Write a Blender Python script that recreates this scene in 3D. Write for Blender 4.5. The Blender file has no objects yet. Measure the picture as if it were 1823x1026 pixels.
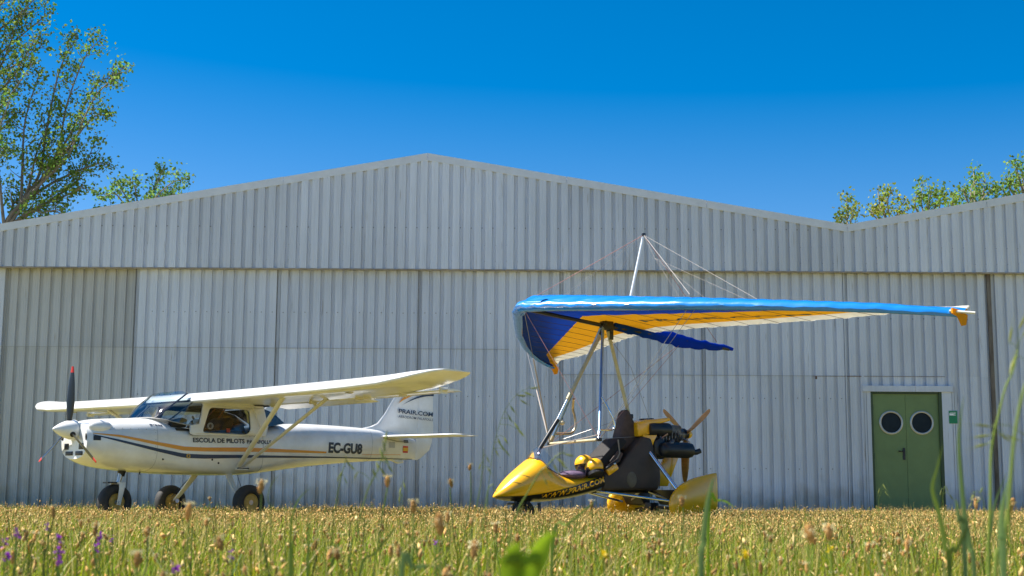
import bpy, bmesh, math, random
import numpy as np
from math import sin, cos, pi, radians as R
from mathutils import Vector, Matrix
S = bpy.context.scene
C = S.collection
random.seed(7)
rng = np.random.default_rng(11)

# ------------------------------------------------------------------ camera
CAM_H = 0.33
PITCH = math.atan(375 / 2500.)
ROLL = R(0.35)
cd = bpy.data.cameras.new('camera')
cam = bpy.data.objects.new('camera', cd)
C.objects.link(cam)
cd.sensor_width = 36.0
cd.lens = 36.0 * 2500 / 1823
cd.clip_start = 0.05
cd.clip_end = 3000
cd.dof.use_dof = True
cd.dof.focus_distance = 17.0
cd.dof.aperture_fstop = 10.0
fwd = Vector((0, cos(PITCH), sin(PITCH)))
rt0 = Vector((1, 0, 0)); up0 = rt0.cross(fwd)
rt = rt0 * cos(ROLL) + up0 * sin(ROLL); upv = up0 * cos(ROLL) - rt0 * sin(ROLL)
cam.matrix_world = Matrix(((rt.x, upv.x, -fwd.x, 0), (rt.y, upv.y, -fwd.y, 0), (rt.z, upv.z, -fwd.z, CAM_H), (0, 0, 0, 1)))
S.camera = cam

def at(px, py, d):
    """world point seen at photo pixel (px,py), d metres along the view depth"""
    r = fwd + rt * ((px - 911.5) / 2500.) - upv * ((py - 513.) / 2500.)
    return Vector((0, 0, CAM_H)) + r * d

# ------------------------------------------------------------------ sky + sun
SUN = Vector((-0.58, 0.06, 0.81)).normalized()
w = bpy.data.worlds.new('World'); S.world = w; w.use_nodes = True
nt = w.node_tree; nt.nodes.clear()
sky = nt.nodes.new('ShaderNodeTexSky'); sky.sky_type = 'NISHITA'; sky.sun_disc = False
sky.sun_elevation = math.asin(SUN.z)
sky.sun_rotation = math.atan2(SUN.x, SUN.y)
sky.altitude = 50; sky.air_density = 0.6; sky.dust_density = 0.8; sky.ozone_density = 5.0
hs = nt.nodes.new('ShaderNodeHueSaturation'); # clear air is deepest blue overhead and pales towards the horizon, the same all the way round
wtc = nt.nodes.new('ShaderNodeTexCoord'); wsx = nt.nodes.new('ShaderNodeSeparateXYZ'); wmr = nt.nodes.new('ShaderNodeMapRange')
wmr.interpolation_type = 'SMOOTHSTEP'; wmr.inputs[1].default_value = 0.02; wmr.inputs[2].default_value = 0.42; wmr.inputs[3].default_value = 1.08; wmr.inputs[4].default_value = 1.52
nt.links.new(wtc.outputs['Generated'], wsx.inputs[0]); nt.links.new(wsx.outputs['Z'], wmr.inputs[0]); nt.links.new(wmr.outputs[0], hs.inputs['Saturation'])
hs.inputs['Value'].default_value = 1.0; hs.inputs['Hue'].default_value = 0.492
bg = nt.nodes.new('ShaderNodeBackground'); bg.inputs['Strength'].default_value = 0.088
wo = nt.nodes.new('ShaderNodeOutputWorld')
nt.links.new(sky.outputs[0], hs.inputs['Color']); nt.links.new(hs.outputs[0], bg.inputs[0]); nt.links.new(bg.outputs[0], wo.inputs[0])
sl = bpy.data.lights.new('sun', 'SUN'); sl.energy = 5.0; sl.angle = R(0.53); sl.color = (1.0, 0.955, 0.88)
sun = bpy.data.objects.new('sun', sl); C.objects.link(sun)
sun.rotation_euler = SUN.to_track_quat('Z', 'Y').to_euler()
sun.location = (0, 0, 30)
S.view_settings.view_transform = 'Standard'; S.view_settings.look = 'None'
S.view_settings.gamma = 1.0; S.view_settings.exposure = 1.15
S.view_settings.use_curve_mapping = False
S.cycles.max_bounces = 8; S.cycles.transparent_max_bounces = 16

# ------------------------------------------------------------------ materials
MATS = {}
def mat(name, col, rough=0.5, metal=0.0, var=0.0, scale=6.0, coat=0.0, bump=0.0, bscale=60.0, spec=0.5, dirt=None, stretch=(1, 1, 1), sheen=0):
    if name in MATS: return MATS[name]
    m = bpy.data.materials.new(name); m.use_nodes = True
    n = m.node_tree.nodes; l = m.node_tree.links; p = n['Principled BSDF']
    p.inputs['Base Color'].default_value = (*col, 1); p.inputs['Roughness'].default_value = rough
    p.inputs['Metallic'].default_value = metal; p.inputs['Specular IOR Level'].default_value = spec
    p.inputs['Coat Weight'].default_value = coat; p.inputs['Coat Roughness'].default_value = 0.06
    tc = n.new('ShaderNodeTexCoord'); mp = n.new('ShaderNodeMapping'); mp.inputs['Scale'].default_value = stretch
    l.new(tc.outputs['Object'], mp.inputs['Vector'])
    if var > 0:
        ns = n.new('ShaderNodeTexNoise'); ns.inputs['Scale'].default_value = scale; ns.inputs['Detail'].default_value = 6
        ns.inputs['Roughness'].default_value = 0.65
        l.new(mp.outputs[0], ns.inputs['Vector'])
        rp = n.new('ShaderNodeValToRGB')
        a = tuple(c * (1 - var) for c in (dirt or col)); b = tuple(min(1, c * (1 + var * 0.6)) for c in col)
        rp.color_ramp.elements[0].position = 0.3; rp.color_ramp.elements[0].color = (*a, 1)
        rp.color_ramp.elements[1].position = 0.68; rp.color_ramp.elements[1].color = (*b, 1)
        l.new(ns.outputs[0], rp.inputs[0]); l.new(rp.outputs[0], p.inputs['Base Color'])
    if bump > 0:
        nb = n.new('ShaderNodeTexNoise'); nb.inputs['Scale'].default_value = bscale; nb.inputs['Detail'].default_value = 4
        l.new(mp.outputs[0], nb.inputs['Vector'])
        bp = n.new('ShaderNodeBump'); bp.inputs['Strength'].default_value = bump; bp.inputs['Distance'].default_value = 0.01
        l.new(nb.outputs[0], bp.inputs['Height']); l.new(bp.outputs[0], p.inputs['Normal'])
    MATS[name] = m
    return m

def glass_mat(name, tint, refl=0.12, rough=0.02):
    m = bpy.data.materials.new(name); m.use_nodes = True
    n = m.node_tree.nodes; l = m.node_tree.links; n.clear()
    o = n.new('ShaderNodeOutputMaterial'); t = n.new('ShaderNodeBsdfTransparent'); t.inputs[0].default_value = (*tint, 1)
    g = n.new('ShaderNodeBsdfGlossy'); g.inputs['Roughness'].default_value = rough
    lw = n.new('ShaderNodeFresnel'); lw.inputs['IOR'].default_value = 1.5
    ad = n.new('ShaderNodeMath'); ad.operation = 'ADD'; ad.inputs[1].default_value = refl; ad.use_clamp = True
    mx = n.new('ShaderNodeMixShader')
    l.new(lw.outputs[0], ad.inputs[0]); l.new(ad.outputs[0], mx.inputs[0]); l.new(t.outputs[0], mx.inputs[1]); l.new(g.outputs[0], mx.inputs[2])
    l.new(mx.outputs[0], o.inputs[0])
    return m

def plant_mat(name, base=None, attr=None, trans=0.4, rough=0.5, spec=0.3):
    """leaf material: colour from a per-blade attribute or constant, part of the light passes through"""
    m = bpy.data.materials.new(name); m.use_nodes = True
    n = m.node_tree.nodes; l = m.node_tree.links; p = n['Principled BSDF']; o = n['Material Output']
    p.inputs['Roughness'].default_value = rough; p.inputs['Specular IOR Level'].default_value = spec
    t = n.new('ShaderNodeBsdfTranslucent'); mx = n.new('ShaderNodeMixShader'); mx.inputs[0].default_value = trans
    if attr:
        a = n.new('ShaderNodeAttribute'); a.attribute_name = attr
        l.new(a.outputs['Color'], p.inputs['Base Color']); l.new(a.outputs['Color'], t.inputs['Color'])
    else:
        oi = n.new('ShaderNodeObjectInfo'); hsv = n.new('ShaderNodeHueSaturation'); hsv.inputs['Color'].default_value = (*base, 1)
        mr = n.new('ShaderNodeMapRange'); mr.inputs[3].default_value = 0.75; mr.inputs[4].default_value = 1.3
        l.new(oi.outputs['Random'], mr.inputs[0]); l.new(mr.outputs[0], hsv.inputs['Value'])
        l.new(hsv.outputs[0], p.inputs['Base Color']); l.new(hsv.outputs[0], t.inputs['Color'])
    l.new(p.outputs[0], mx.inputs[1]); l.new(t.outputs[0], mx.inputs[2]); l.new(mx.outputs[0], o.inputs[0])
    return m

def sail_mat(name, col, trans):
    m = mat(name, col, 0.6, spec=0.15, var=0.08, scale=5, bump=0.12, bscale=7); n = m.node_tree.nodes; l = m.node_tree.links
    p = n['Principled BSDF']; t = n.new('ShaderNodeBsdfTranslucent'); mx = n.new('ShaderNodeMixShader'); mx.inputs[0].default_value = trans
    l.new(p.inputs['Base Color'].links[0].from_socket, t.inputs['Color'])
    l.new(p.outputs[0], mx.inputs[1]); l.new(t.outputs[0], mx.inputs[2]); l.new(mx.outputs[0], n['Material Output'].inputs[0])
    return m
WHITE = mat('white_gelcoat', (0.80, 0.80, 0.78), 0.3, coat=0.5, var=0.10, scale=2.2, dirt=(0.74, 0.72, 0.66))
CREAM = mat('white_enamel_tube', (0.72, 0.70, 0.62), 0.35, coat=0.3, var=0.06, scale=8)
ORANGE = mat('orange_stripe', (0.72, 0.30, 0.02), 0.35)
NAVY = mat('navy_stripe', (0.012, 0.03, 0.075), 0.35)
DARKTXT = mat('dark_lettering', (0.02, 0.03, 0.05), 0.4)
RUBBER = mat('black_rubber', (0.018, 0.018, 0.019), 0.75, var=0.35, scale=14, bump=0.3, dirt=(0.06, 0.055, 0.045))
RIMY = mat('yellow_rim', (0.45, 0.29, 0.06), 0.45, var=0.2, scale=20)
STEEL = mat('brushed_steel', (0.5, 0.5, 0.5), 0.35, metal=1.0, var=0.15, scale=20)
ALU = mat('polished_aluminium', (0.72, 0.74, 0.77), 0.22, metal=1.0, var=0.08, scale=15)
BLACK = mat('black_plastic', (0.014, 0.014, 0.016), 0.4, var=0.3, scale=12)
BLADE = mat('black_prop_blade', (0.016, 0.017, 0.02), 0.3, coat=0.4)
REDP = mat('red_paint', (0.62, 0.03, 0.02), 0.4)
YEL = mat('yellow_gelcoat', (0.86, 0.435, 0.006), 0.25, coat=0.6, var=0.06, scale=4)
YELF = sail_mat('yellow_sailcloth', (0.80, 0.40, 0.012), 0.45)
BLUET = mat('sky_blue_mylar', (0.014, 0.20, 0.60), 0.22, coat=0.8, var=0.10, scale=3, bump=0.35, bscale=2.2, stretch=(1, 3.2, 1))
BLUEU = sail_mat('deep_blue_sailcloth', (0.001, 0.055, 0.50), 0.45)
WSAIL = sail_mat('white_sailcloth', (0.82, 0.80, 0.74), 0.5)
BROWNF = mat('brown_black_vinyl', (0.055, 0.038, 0.027), 0.6, var=0.3, scale=5, bump=0.25, bscale=9)
SEATF = mat('dark_brown_fabric', (0.085, 0.058, 0.05), 0.8, var=0.3, scale=12, bump=0.3)
WOOD = mat('varnished_prop_wood', (0.52, 0.24, 0.05), 0.3, coat=0.5, var=0.25, scale=8, stretch=(1, 1, 6))
PURPLE = mat('purple_grey_cloth', (0.13, 0.085, 0.15), 0.85, var=0.25, scale=18, bump=0.4)
BEIGET = mat('beige_padded_tube', (0.50, 0.43, 0.27), 0.5, var=0.2, scale=14)
BLUETUBE = mat('blue_grey_tube', (0.20, 0.34, 0.55), 0.3, metal=0.5, var=0.1, scale=12)
WIRE = mat('steel_wire', (0.30, 0.29, 0.28), 0.45, metal=0.6)
WIREW = mat('white_sheathed_wire', (0.36, 0.32, 0.29), 0.7)
WIRER = mat('red_sheathed_wire', (0.42, 0.2, 0.17), 0.5)
GLASS = glass_mat('tinted_perspex', (0.72, 0.80, 0.83), 0.06)
DOORGL = glass_mat('thin_door_perspex', (0.80, 0.84, 0.86), 0.0)
CLEAR = glass_mat('clear_perspex', (0.88, 0.92, 0.95), 0.14)
INTER = mat('dark_cabin_lining', (0.022, 0.021, 0.02), 0.8, var=0.2, scale=10)
ENG = mat('grey_engine_casting', (0.16, 0.15, 0.14), 0.45, metal=0.6, var=0.4, scale=25)
EXH = mat('black_muffler', (0.018, 0.02, 0.024), 0.42, var=0.4, scale=10)
DOORG = mat('green_door_paint', (0.15, 0.22, 0.075), 0.45, var=0.12, scale=3, bump=0.03)
DOORG2 = mat('dark_green_jamb', (0.035, 0.06, 0.02), 0.5)
DGLASS = mat('dark_porthole_glass', (0.012, 0.016, 0.02), 0.08, spec=0.12, var=0.4, scale=5)
RIMG = mat('porthole_ring', (0.46, 0.44, 0.40), 0.3, metal=0.4, var=0.1, scale=12)
TRIM = mat('pale_flashing', (0.64, 0.66, 0.70), 0.5, var=0.08, scale=5)
SIGNG = mat('sign_green', (0.0, 0.20, 0.075), 0.4)
SIGNW = mat('sign_white', (0.78, 0.80, 0.78), 0.4)
DARKBACK = mat('dark_backing', (0.05, 0.05, 0.05), 0.8)

def sheet_mat(name='painted_sheet_steel', tint=(1, 1, 1)):
    """painted sheet steel: per-sheet tone, vertical run-off streaks and rusty grime"""
    m = bpy.data.materials.new(name); m.use_nodes = True
    n = m.node_tree.nodes; l = m.node_tree.links; p = n['Principled BSDF']
    p.inputs['Roughness'].default_value = 0.5; p.inputs['Specular IOR Level'].default_value = 0.35
    g = n.new('ShaderNodeNewGeometry'); mp = n.new('ShaderNodeMapping'); mp.inputs['Scale'].default_value = (7, 7, 0.35)
    l.new(g.outputs['Position'], mp.inputs['Vector'])
    a = n.new('ShaderNodeTexNoise'); a.inputs['Scale'].default_value = 1.6; a.inputs['Detail'].default_value = 7; a.inputs['Roughness'].default_value = 0.7
    l.new(mp.outputs[0], a.inputs['Vector'])
    r1 = n.new('ShaderNodeValToRGB'); r1.color_ramp.elements[0].position = 0.28; r1.color_ramp.elements[0].color = (0.58 * tint[0], 0.60 * tint[1], 0.65 * tint[2], 1)
    r1.color_ramp.elements[1].position = 0.62; r1.color_ramp.elements[1].color = (0.65 * tint[0], 0.68 * tint[1], 0.745 * tint[2], 1)
    l.new(a.outputs[0], r1.inputs[0])
    b = n.new('ShaderNodeTexNoise'); b.inputs['Scale'].default_value = 0.55; b.inputs['Detail'].default_value = 5
    l.new(g.outputs['Position'], b.inputs['Vector'])
    r2 = n.new('ShaderNodeValToRGB'); r2.color_ramp.elements[0].position = 0.3; r2.color_ramp.elements[0].color = (0.9, 0.9, 0.9, 1)
    r2.color_ramp.elements[1].position = 0.7; r2.color_ramp.elements[1].color = (1.04, 1.04, 1.05, 1)
    l.new(b.outputs[0], r2.inputs[0])
    mu = n.new('ShaderNodeMixRGB'); mu.blend_type = 'MULTIPLY'; mu.inputs[0].default_value = 1
    l.new(r1.outputs[0], mu.inputs[1]); l.new(r2.outputs[0], mu.inputs[2])
    oi = n.new('ShaderNodeObjectInfo'); mr = n.new('ShaderNodeMapRange'); mr.inputs[3].default_value = 0.90; mr.inputs[4].default_value = 1.05
    l.new(oi.outputs['Random'], mr.inputs[0])
    h = n.new('ShaderNodeHueSaturation'); l.new(mu.outputs[0], h.inputs['Color']); l.new(mr.outputs[0], h.inputs['Value'])
    # fine rust specks, long streaks
    mp2 = n.new('ShaderNodeMapping'); mp2.inputs['Scale'].default_value = (16, 16, 1.1); l.new(g.outputs['Position'], mp2.inputs['Vector'])
    c = n.new('ShaderNodeTexNoise'); c.inputs['Scale'].default_value = 1.3; c.inputs['Detail'].default_value = 9; l.new(mp2.outputs[0], c.inputs['Vector'])
    r3 = n.new('ShaderNodeValToRGB'); r3.color_ramp.elements[0].position = 0.66; r3.color_ramp.elements[0].color = (0, 0, 0, 1)
    r3.color_ramp.elements[1].position = 0.8; r3.color_ramp.elements[1].color = (0.75, 0.75, 0.75, 1); l.new(c.outputs[0], r3.inputs[0])
    mx = n.new('ShaderNodeMixRGB'); mx.inputs[2].default_value = (0.22, 0.16, 0.09, 1)
    l.new(r3.outputs[0], mx.inputs[0]); l.new(h.outputs[0], mx.inputs[1])
    # mud splashed up from the ground, ragged upper edge
    sx = n.new('ShaderNodeSeparateXYZ'); l.new(g.outputs['Position'], sx.inputs[0])
    d = n.new('ShaderNodeTexNoise'); d.inputs['Scale'].default_value = 3.0; d.inputs['Detail'].default_value = 8; l.new(g.outputs['Position'], d.inputs['Vector'])
    md = n.new('ShaderNodeMath'); md.operation = 'MULTIPLY_ADD'; md.inputs[1].default_value = -1.1; l.new(d.outputs[0], md.inputs[0]); l.new(sx.outputs['Z'], md.inputs[2])
    mr2 = n.new('ShaderNodeMapRange'); mr2.inputs[1].default_value = -0.35; mr2.inputs[2].default_value = 0.15; mr2.inputs[3].default_value = 0.55; mr2.inputs[4].default_value = 0.0; l.new(md.outputs[0], mr2.inputs[0])
    m3 = n.new('ShaderNodeMixRGB'); m3.inputs[2].default_value = (0.30, 0.25, 0.17, 1); l.new(mr2.outputs[0], m3.inputs[0]); l.new(mx.outputs[0], m3.inputs[1])
    l.new(m3.outputs[0], p.inputs['Base Color'])
    # slightly uneven, oil-canned steel
    nb = n.new('ShaderNodeTexNoise'); nb.inputs['Scale'].default_value = 1.8; nb.inputs['Detail'].default_value = 3; l.new(g.outputs['Position'], nb.inputs['Vector'])
    bp = n.new('ShaderNodeBump'); bp.inputs['Strength'].default_value = 0.25; bp.inputs['Distance'].default_value = 0.05; l.new(nb.outputs[0], bp.inputs['Height']); l.new(bp.outputs[0], p.inputs['Normal'])
    return m
SHEET = sheet_mat()
SHEETB = sheet_mat('beige_sheet', (0.90, 0.86, 0.78))  # beige-tinted variant of the sheet for the left bays

# ------------------------------------------------------------------ mesh helpers
def empty(name, loc=(0, 0, 0), rz=0, label=None, cat=None, group=None, kind=None, parent=None):
    o = bpy.data.objects.new(name, None); C.objects.link(o); o.location = loc; o.rotation_euler = (0, 0, rz)
    o.empty_display_size = 0.2
    if parent: o.parent = parent
    tag(o, label, cat, group, kind)
    return o
def tag(o, label=None, cat=None, group=None, kind=None):
    if label: o['label'] = label
    if cat: o['category'] = cat
    if group: o['group'] = group
    if kind: o['kind'] = kind
    return o

class MB:
    def __init__(s): s.v = []; s.f = []
    def add(s, v, f):
        k = len(s.v); s.v += [tuple(q) for q in v]; s.f += [tuple(i + k for i in q) for q in f]; return s
    def box(s, c, d, rot=None):
        hx, hy, hz = d[0] / 2, d[1] / 2, d[2] / 2
        vs = [Vector((x, y, z)) for x in (-hx, hx) for y in (-hy, hy) for z in (-hz, hz)]
        if rot is not None: vs = [rot @ q for q in vs]
        vs = [q + Vector(c) for q in vs]
        return s.add(vs, [(0, 1, 3, 2), (4, 6, 7, 5), (0, 4, 5, 1), (2, 3, 7, 6), (0, 2, 6, 4), (1, 5, 7, 3)])
    def tube(s, pts, rad, n=8, cap=True, flat=None):
        pts = [Vector(p) for p in pts]; m = len(pts)
        rad = [rad] * m if not hasattr(rad, '__len__') else list(rad)
        t0 = (pts[1] - pts[0]).normalized()
        ref = Vector((0, 0, 1)) if abs(t0.z) < 0.9 else Vector((1, 0, 0))
        u = t0.cross(ref).normalized(); vs = []
        for i, p in enumerate(pts):
            t = (pts[min(i + 1, m - 1)] - pts[max(i - 1, 0)]).normalized()
            u = (u - t * u.dot(t)).normalized(); b = t.cross(u)
            for k in range(n):
                a = 2 * pi * k / n
                vs.append(p + u * (cos(a) * rad[i]) + b * (sin(a) * rad[i] * (flat or 1)))
        fs = [(i * n + k, i * n + (k + 1) % n, (i + 1) * n + (k + 1) % n, (i + 1) * n + k) for i in range(m - 1) for k in range(n)]
        if cap: fs += [tuple(range(n))[::-1], tuple(range((m - 1) * n, m * n))]
        return s.add(vs, fs)
    def lathe(s, prof, axis='y', c=(0, 0, 0), n=24, close=False):
        vs = []
        for r_, h in prof:
            for k in range(n):
                a = 2 * pi * k / n; x, y = r_ * cos(a), r_ * sin(a)
                q = {'y': (x, h, y), 'x': (h, x, y), 'z': (x, y, h)}[axis]
                vs.append((q[0] + c[0], q[1] + c[1], q[2] + c[2]))
        m = len(prof)
        fs = [(i * n + k, i * n + (k + 1) % n, (i + 1) * n + (k + 1) % n, (i + 1) * n + k) for i in range(m - 1) for k in range(n)]
        if close: fs += [((m - 1) * n + k, (m - 1) * n + (k + 1) % n, (k + 1) % n, k) for k in range(n)]
        else: fs += [tuple(range(n))[::-1], tuple(range((m - 1) * n, m * n))]
        return s.add(vs, fs)
    def loft(s, rings, cap=True, closed=True):
        n = len(rings[0]); vs = [q for r_ in rings for q in r_]; m = len(rings)
        kk = range(n) if closed else range(n - 1)
        fs = [(i * n + k, i * n + (k + 1) % n, (i + 1) * n + (k + 1) % n, (i + 1) * n + k) for i in range(m - 1) for k in kk]
        if cap and closed: fs += [tuple(range(n))[::-1], tuple(range((m - 1) * n, m * n))]
        return s.add(vs, fs)
    def grid(s, rows):
        return s.loft(rows, cap=False, closed=False)
    def prism(s, poly, y0, y1, taper=1.0):
        """poly of (x,z), extruded along y"""
        n = len(poly); cx = sum(p[0] for p in poly) / n; cz = sum(p[1] for p in poly) / n
        vs = [(x, y0, z) for x, z in poly] + [(cx + (x - cx) * taper, y1, cz + (z - cz) * taper) for x, z in poly]
        fs = [tuple(range(n)), tuple(range(n, 2 * n))[::-1]] + [(k, k + n, (k + 1) % n + n, (k + 1) % n) for k in range(n)]
        return s.add(vs, fs)
    def ell(s, c, r_, n=16, m=10, noise=0.0, seed=0, zmin=-1.0):
        rr = random.Random(seed); rings = []
        for i in range(m + 1):
            t = zmin + (1 - zmin) * i / m; t = max(-0.999, min(0.999, math.sin(t * pi / 2) if zmin == -1 else t)); q = math.sqrt(1 - t * t)
            rings.append([(c[0] + r_[0] * q * cos(2 * pi * k / n) * (1 + noise * rr.uniform(-1, 1)), c[1] + r_[1] * q * sin(2 * pi * k / n) * (1 + noise * rr.uniform(-1, 1)), c[2] + r_[2] * t) for k in range(n)])
        return s.loft(rings)
    def build(s, name, m, parent=None, smooth=True, bevel=0.0, seg=2, sub=0, angle=40):
        me = bpy.data.meshes.new(name); me.from_pydata(s.v, [], s.f)
        bm = bmesh.new(); bm.from_mesh(me)
        bmesh.ops.recalc_face_normals(bm, faces=bm.faces)
        if bevel > 0:
            ed = [e for e in bm.edges if len(e.link_faces) == 2 and e.calc_face_angle(0) > R(25)]
            bmesh.ops.bevel(bm, geom=ed, offset=bevel, segments=seg, affect='EDGES', profile=0.5)
        bm.to_mesh(me); bm.free()
        if smooth:
            me.shade_smooth()
            me.set_sharp_from_angle(angle=R(angle))
        if m: me.materials.append(m)
        o = bpy.data.objects.new(name, me); C.objects.link(o)
        if parent: o.parent = parent
        if sub:
            md = o.modifiers.new('sub', 'SUBSURF'); md.levels = sub; md.render_levels = sub
        return o

def mesh_np(name, V, F4, F3, m, cols=None, parent=None, smooth=True):
    me = bpy.data.meshes.new(name)
    nv = len(V); n4 = len(F4); n3 = len(F3)
    me.vertices.add(nv); me.vertices.foreach_set('co', np.ascontiguousarray(V, np.float32).ravel())
    loops = np.concatenate([np.asarray(F4, np.int32).ravel(), np.asarray(F3, np.int32).ravel()])
    me.loops.add(len(loops)); me.loops.foreach_set('vertex_index', loops)
    me.polygons.add(n4 + n3)
    st = np.concatenate([np.arange(n4) * 4, n4 * 4 + np.arange(n3) * 3]).astype(np.int32)
    me.polygons.foreach_set('loop_start', st)
    me.update(calc_edges=True); me.validate()
    if smooth: me.polygons.foreach_set('use_smooth', np.ones(len(me.polygons), bool))
    if cols is not None:
        a = me.color_attributes.new('tint', 'FLOAT_COLOR', 'POINT')
        a.data.foreach_set('color', np.concatenate([cols, np.ones((nv, 1))], 1).astype(np.float32).ravel())
    me.materials.append(m)
    o = bpy.data.objects.new(name, me); C.objects.link(o)
    if parent: o.parent = parent
    return o

def text_geo(txt, bold=0.018, shear=0.0, space=1.0):
    cu = bpy.data.curves.new('t', 'FONT'); cu.body = txt; cu.offset = bold; cu.shear = shear; cu.space_character = space
    cu.resolution_u = 3
    o = bpy.data.objects.new('t', cu); C.objects.link(o)
    bpy.context.view_layer.update()
    me = bpy.data.meshes.new_from_object(o)
    v = np.array([q.co[:2] for q in me.vertices]); f = [tuple(p.vertices) for p in me.polygons]
    bpy.data.objects.remove(o); bpy.data.curves.remove(cu); bpy.data.meshes.remove(me)
    lo, hi = v.min(0), v.max(0)
    return (v - lo) / (hi - lo), f

def letters(name, txt, fn, m, parent, bold=0.018, shear=0.0, space=1.0):
    """flat print laid on a surface: fn(u,v) -> xyz for u,v in 0..1"""
    v, f = text_geo(txt, bold, shear, space)
    b = MB(); b.add([fn(a, c) for a, c in v], f)
    me = bpy.data.meshes.new(name); me.from_pydata(b.v, [], b.f); me.materials.append(m)
    o = bpy.data.objects.new(name, me); C.objects.link(o); o.parent = parent
    return o

def dup(o, parent=None, loc=None):
    c = o.copy(); C.objects.link(c); c.parent = parent
    if loc is not None: c.location = loc
    return c

# ------------------------------------------------------------------ ground
def ground_mat():
    m = bpy.data.materials.new('meadow_soil'); m.use_nodes = True
    n = m.node_tree.nodes; l = m.node_tree.links; p = n['Principled BSDF']; p.inputs['Roughness'].default_value = 0.95; p.inputs['Specular IOR Level'].default_value = 0.1
    g = n.new('ShaderNodeNewGeometry'); a = n.new('ShaderNodeTexNoise'); a.inputs['Scale'].default_value = 1.7; a.inputs['Detail'].default_value = 10; a.inputs['Roughness'].default_value = 0.75
    l.new(g.outputs['Position'], a.inputs['Vector'])
    r = n.new('ShaderNodeValToRGB'); e = r.color_ramp.elements
    e[0].position = 0.3; e[0].color = (0.14, 0.14, 0.04, 1); e[1].position = 0.7; e[1].color = (0.42, 0.33, 0.15, 1)
    x = e.new(0.5); x.color = (0.26, 0.23, 0.08, 1)
    l.new(a.outputs[0], r.inputs[0]); l.new(r.outputs[0], p.inputs['Base Color'])
    b = n.new('ShaderNodeTexNoise'); b.inputs['Scale'].default_value = 40; b.inputs['Detail'].default_value = 6; l.new(g.outputs['Position'], b.inputs['Vector'])
    bp = n.new('ShaderNodeBump'); bp.inputs['Strength'].default_value = 0.6; bp.inputs['Distance'].default_value = 0.03
    l.new(b.outputs[0], bp.inputs['Height']); l.new(bp.outputs[0], p.inputs['Normal'])
    return m
b = MB(); b.add([(-1500, -1500, 0), (1500, -1500, 0), (1500, 1500, 0), (-1500, 1500, 0)], [(0, 1, 2, 3)])
tag(b.build('ground', ground_mat(), smooth=False), kind='structure')

# ------------------------------------------------------------------ hangar
WY = 26.0
EAVE = 4.565
PER = 2.65 / 13
ROOF = [(-17.6, 5.36), (-9.75, 5.335), (-1.61, 6.77), (6.28, 5.445), (14.2, 6.90), (18.0, 6.25)]
ROOF[0] = (-13.5, 6.0)
def roofz(x): return float(np.interp(x, [q[0] for q in ROOF], [q[1] for q in ROOF]))
hangar = empty('hangar', (0, WY, 0), 0, 'long pale grey corrugated metal hangar with low gables and green double door', 'hangar')
PROF = [(0.0, 0.048), (0.056, 0.048), (0.066, 0.0), (0.105, 0.0), (0.109, -0.004), (0.117, -0.004), (0.121, 0.0), (0.149, 0.0), (0.153, -0.004), (0.161, -0.004), (0.165, 0.0), (0.1935, 0.0)]
def sheet_geo(nr, z0, zt, x0=0.0, dy=0.0, lip=False):
    """corrugated sheet of nr ribs; zt: number or function of x"""
    xs = []
    for k in range(nr):
        xs += [(k * PER + a, d) for a, d in PROF]
    xs.append((nr * PER, 0.048)); xs.append((nr * PER + 0.05, 0.0465))
    lo = [(x, d + dy, z0) for x, d in xs]; hi = [(x, d + dy, zt(x + x0) if callable(zt) else zt) for x, d in xs]
    return MB().grid([lo, hi])
XL, XR = -13.2, 16.4
# fascia (upper) sheets, each its own piece following the roof line
x = -9.75 - 17 * PER; k = 0
while x < XR:
    o = sheet_geo(5, EAVE, lambda q: roofz(q) - 0.06, x, dy=-0.002 * (k % 2)).build('cladding_sheet', SHEET, hangar, smooth=False)
    o.location = (x, -0.115, 0); x += 5 * PER; k += 1
# drip edge under the fascia and soffit
MB().box(((XL + XR) / 2, -0.064, EAVE - 0.012), (XR - XL, 0.085, 0.022)).build('drip_edge', mat('eave_shade_brown', (0.33, 0.28, 0.22), 0.6, var=.4, scale=3), hangar, smooth=False)  # brown of the eave's shadow line put into the drip edge colour
MB().box(((XL + XR) / 2, 0.09, EAVE + 0.05), (XR - XL, 0.2, 0.03)).build('soffit', DARKBACK, hangar, smooth=False)
# verge flashings along every slope
for i in range(len(ROOF) - 1):
    (xa, za), (xb, zb) = ROOF[i], ROOF[i + 1]
    n_ = max(1, round(abs(xb - xa) / 2.7))
    for j in range(n_):
        t0, t1 = j / n_, (j + 1) / n_
        p0 = (xa + (xb - xa) * t0 + 0.004, za + (zb - za) * t0); p1 = (xa + (xb - xa) * t1 - 0.004, za + (zb - za) * t1)
        lap = 0.003 * (j % 2)
        MB().add([(p0[0], -0.125 - lap, p0[1] - 0.13), (p1[0], -0.125 - lap, p1[1] - 0.13), (p1[0], -0.125 - lap, p1[1] + 0.012 + lap), (p0[0], -0.125 - lap, p0[1] + 0.012 + lap),
                  (p0[0], 0.1, p0[1] + 0.012 + lap), (p1[0], 0.1, p1[1] + 0.012 + lap), (p0[0], -0.09, p0[1] - 0.13), (p1[0], -0.09, p1[1] - 0.13)],
                 [(0, 1, 2, 3), (3, 2, 5, 4), (0, 6, 7, 1)]).build('verge_flashing', TRIM, hangar, smooth=False)
    # roof slab behind the gable
    MB().add([(xa, 0.0, za - 0.02), (xb, 0.0, zb - 0.02), (xb, 13.0, zb - 0.02), (xa, 13.0, za - 0.02)], [(0, 1, 2, 3)]).build('roof', SHEET, hangar, smooth=False)
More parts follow.
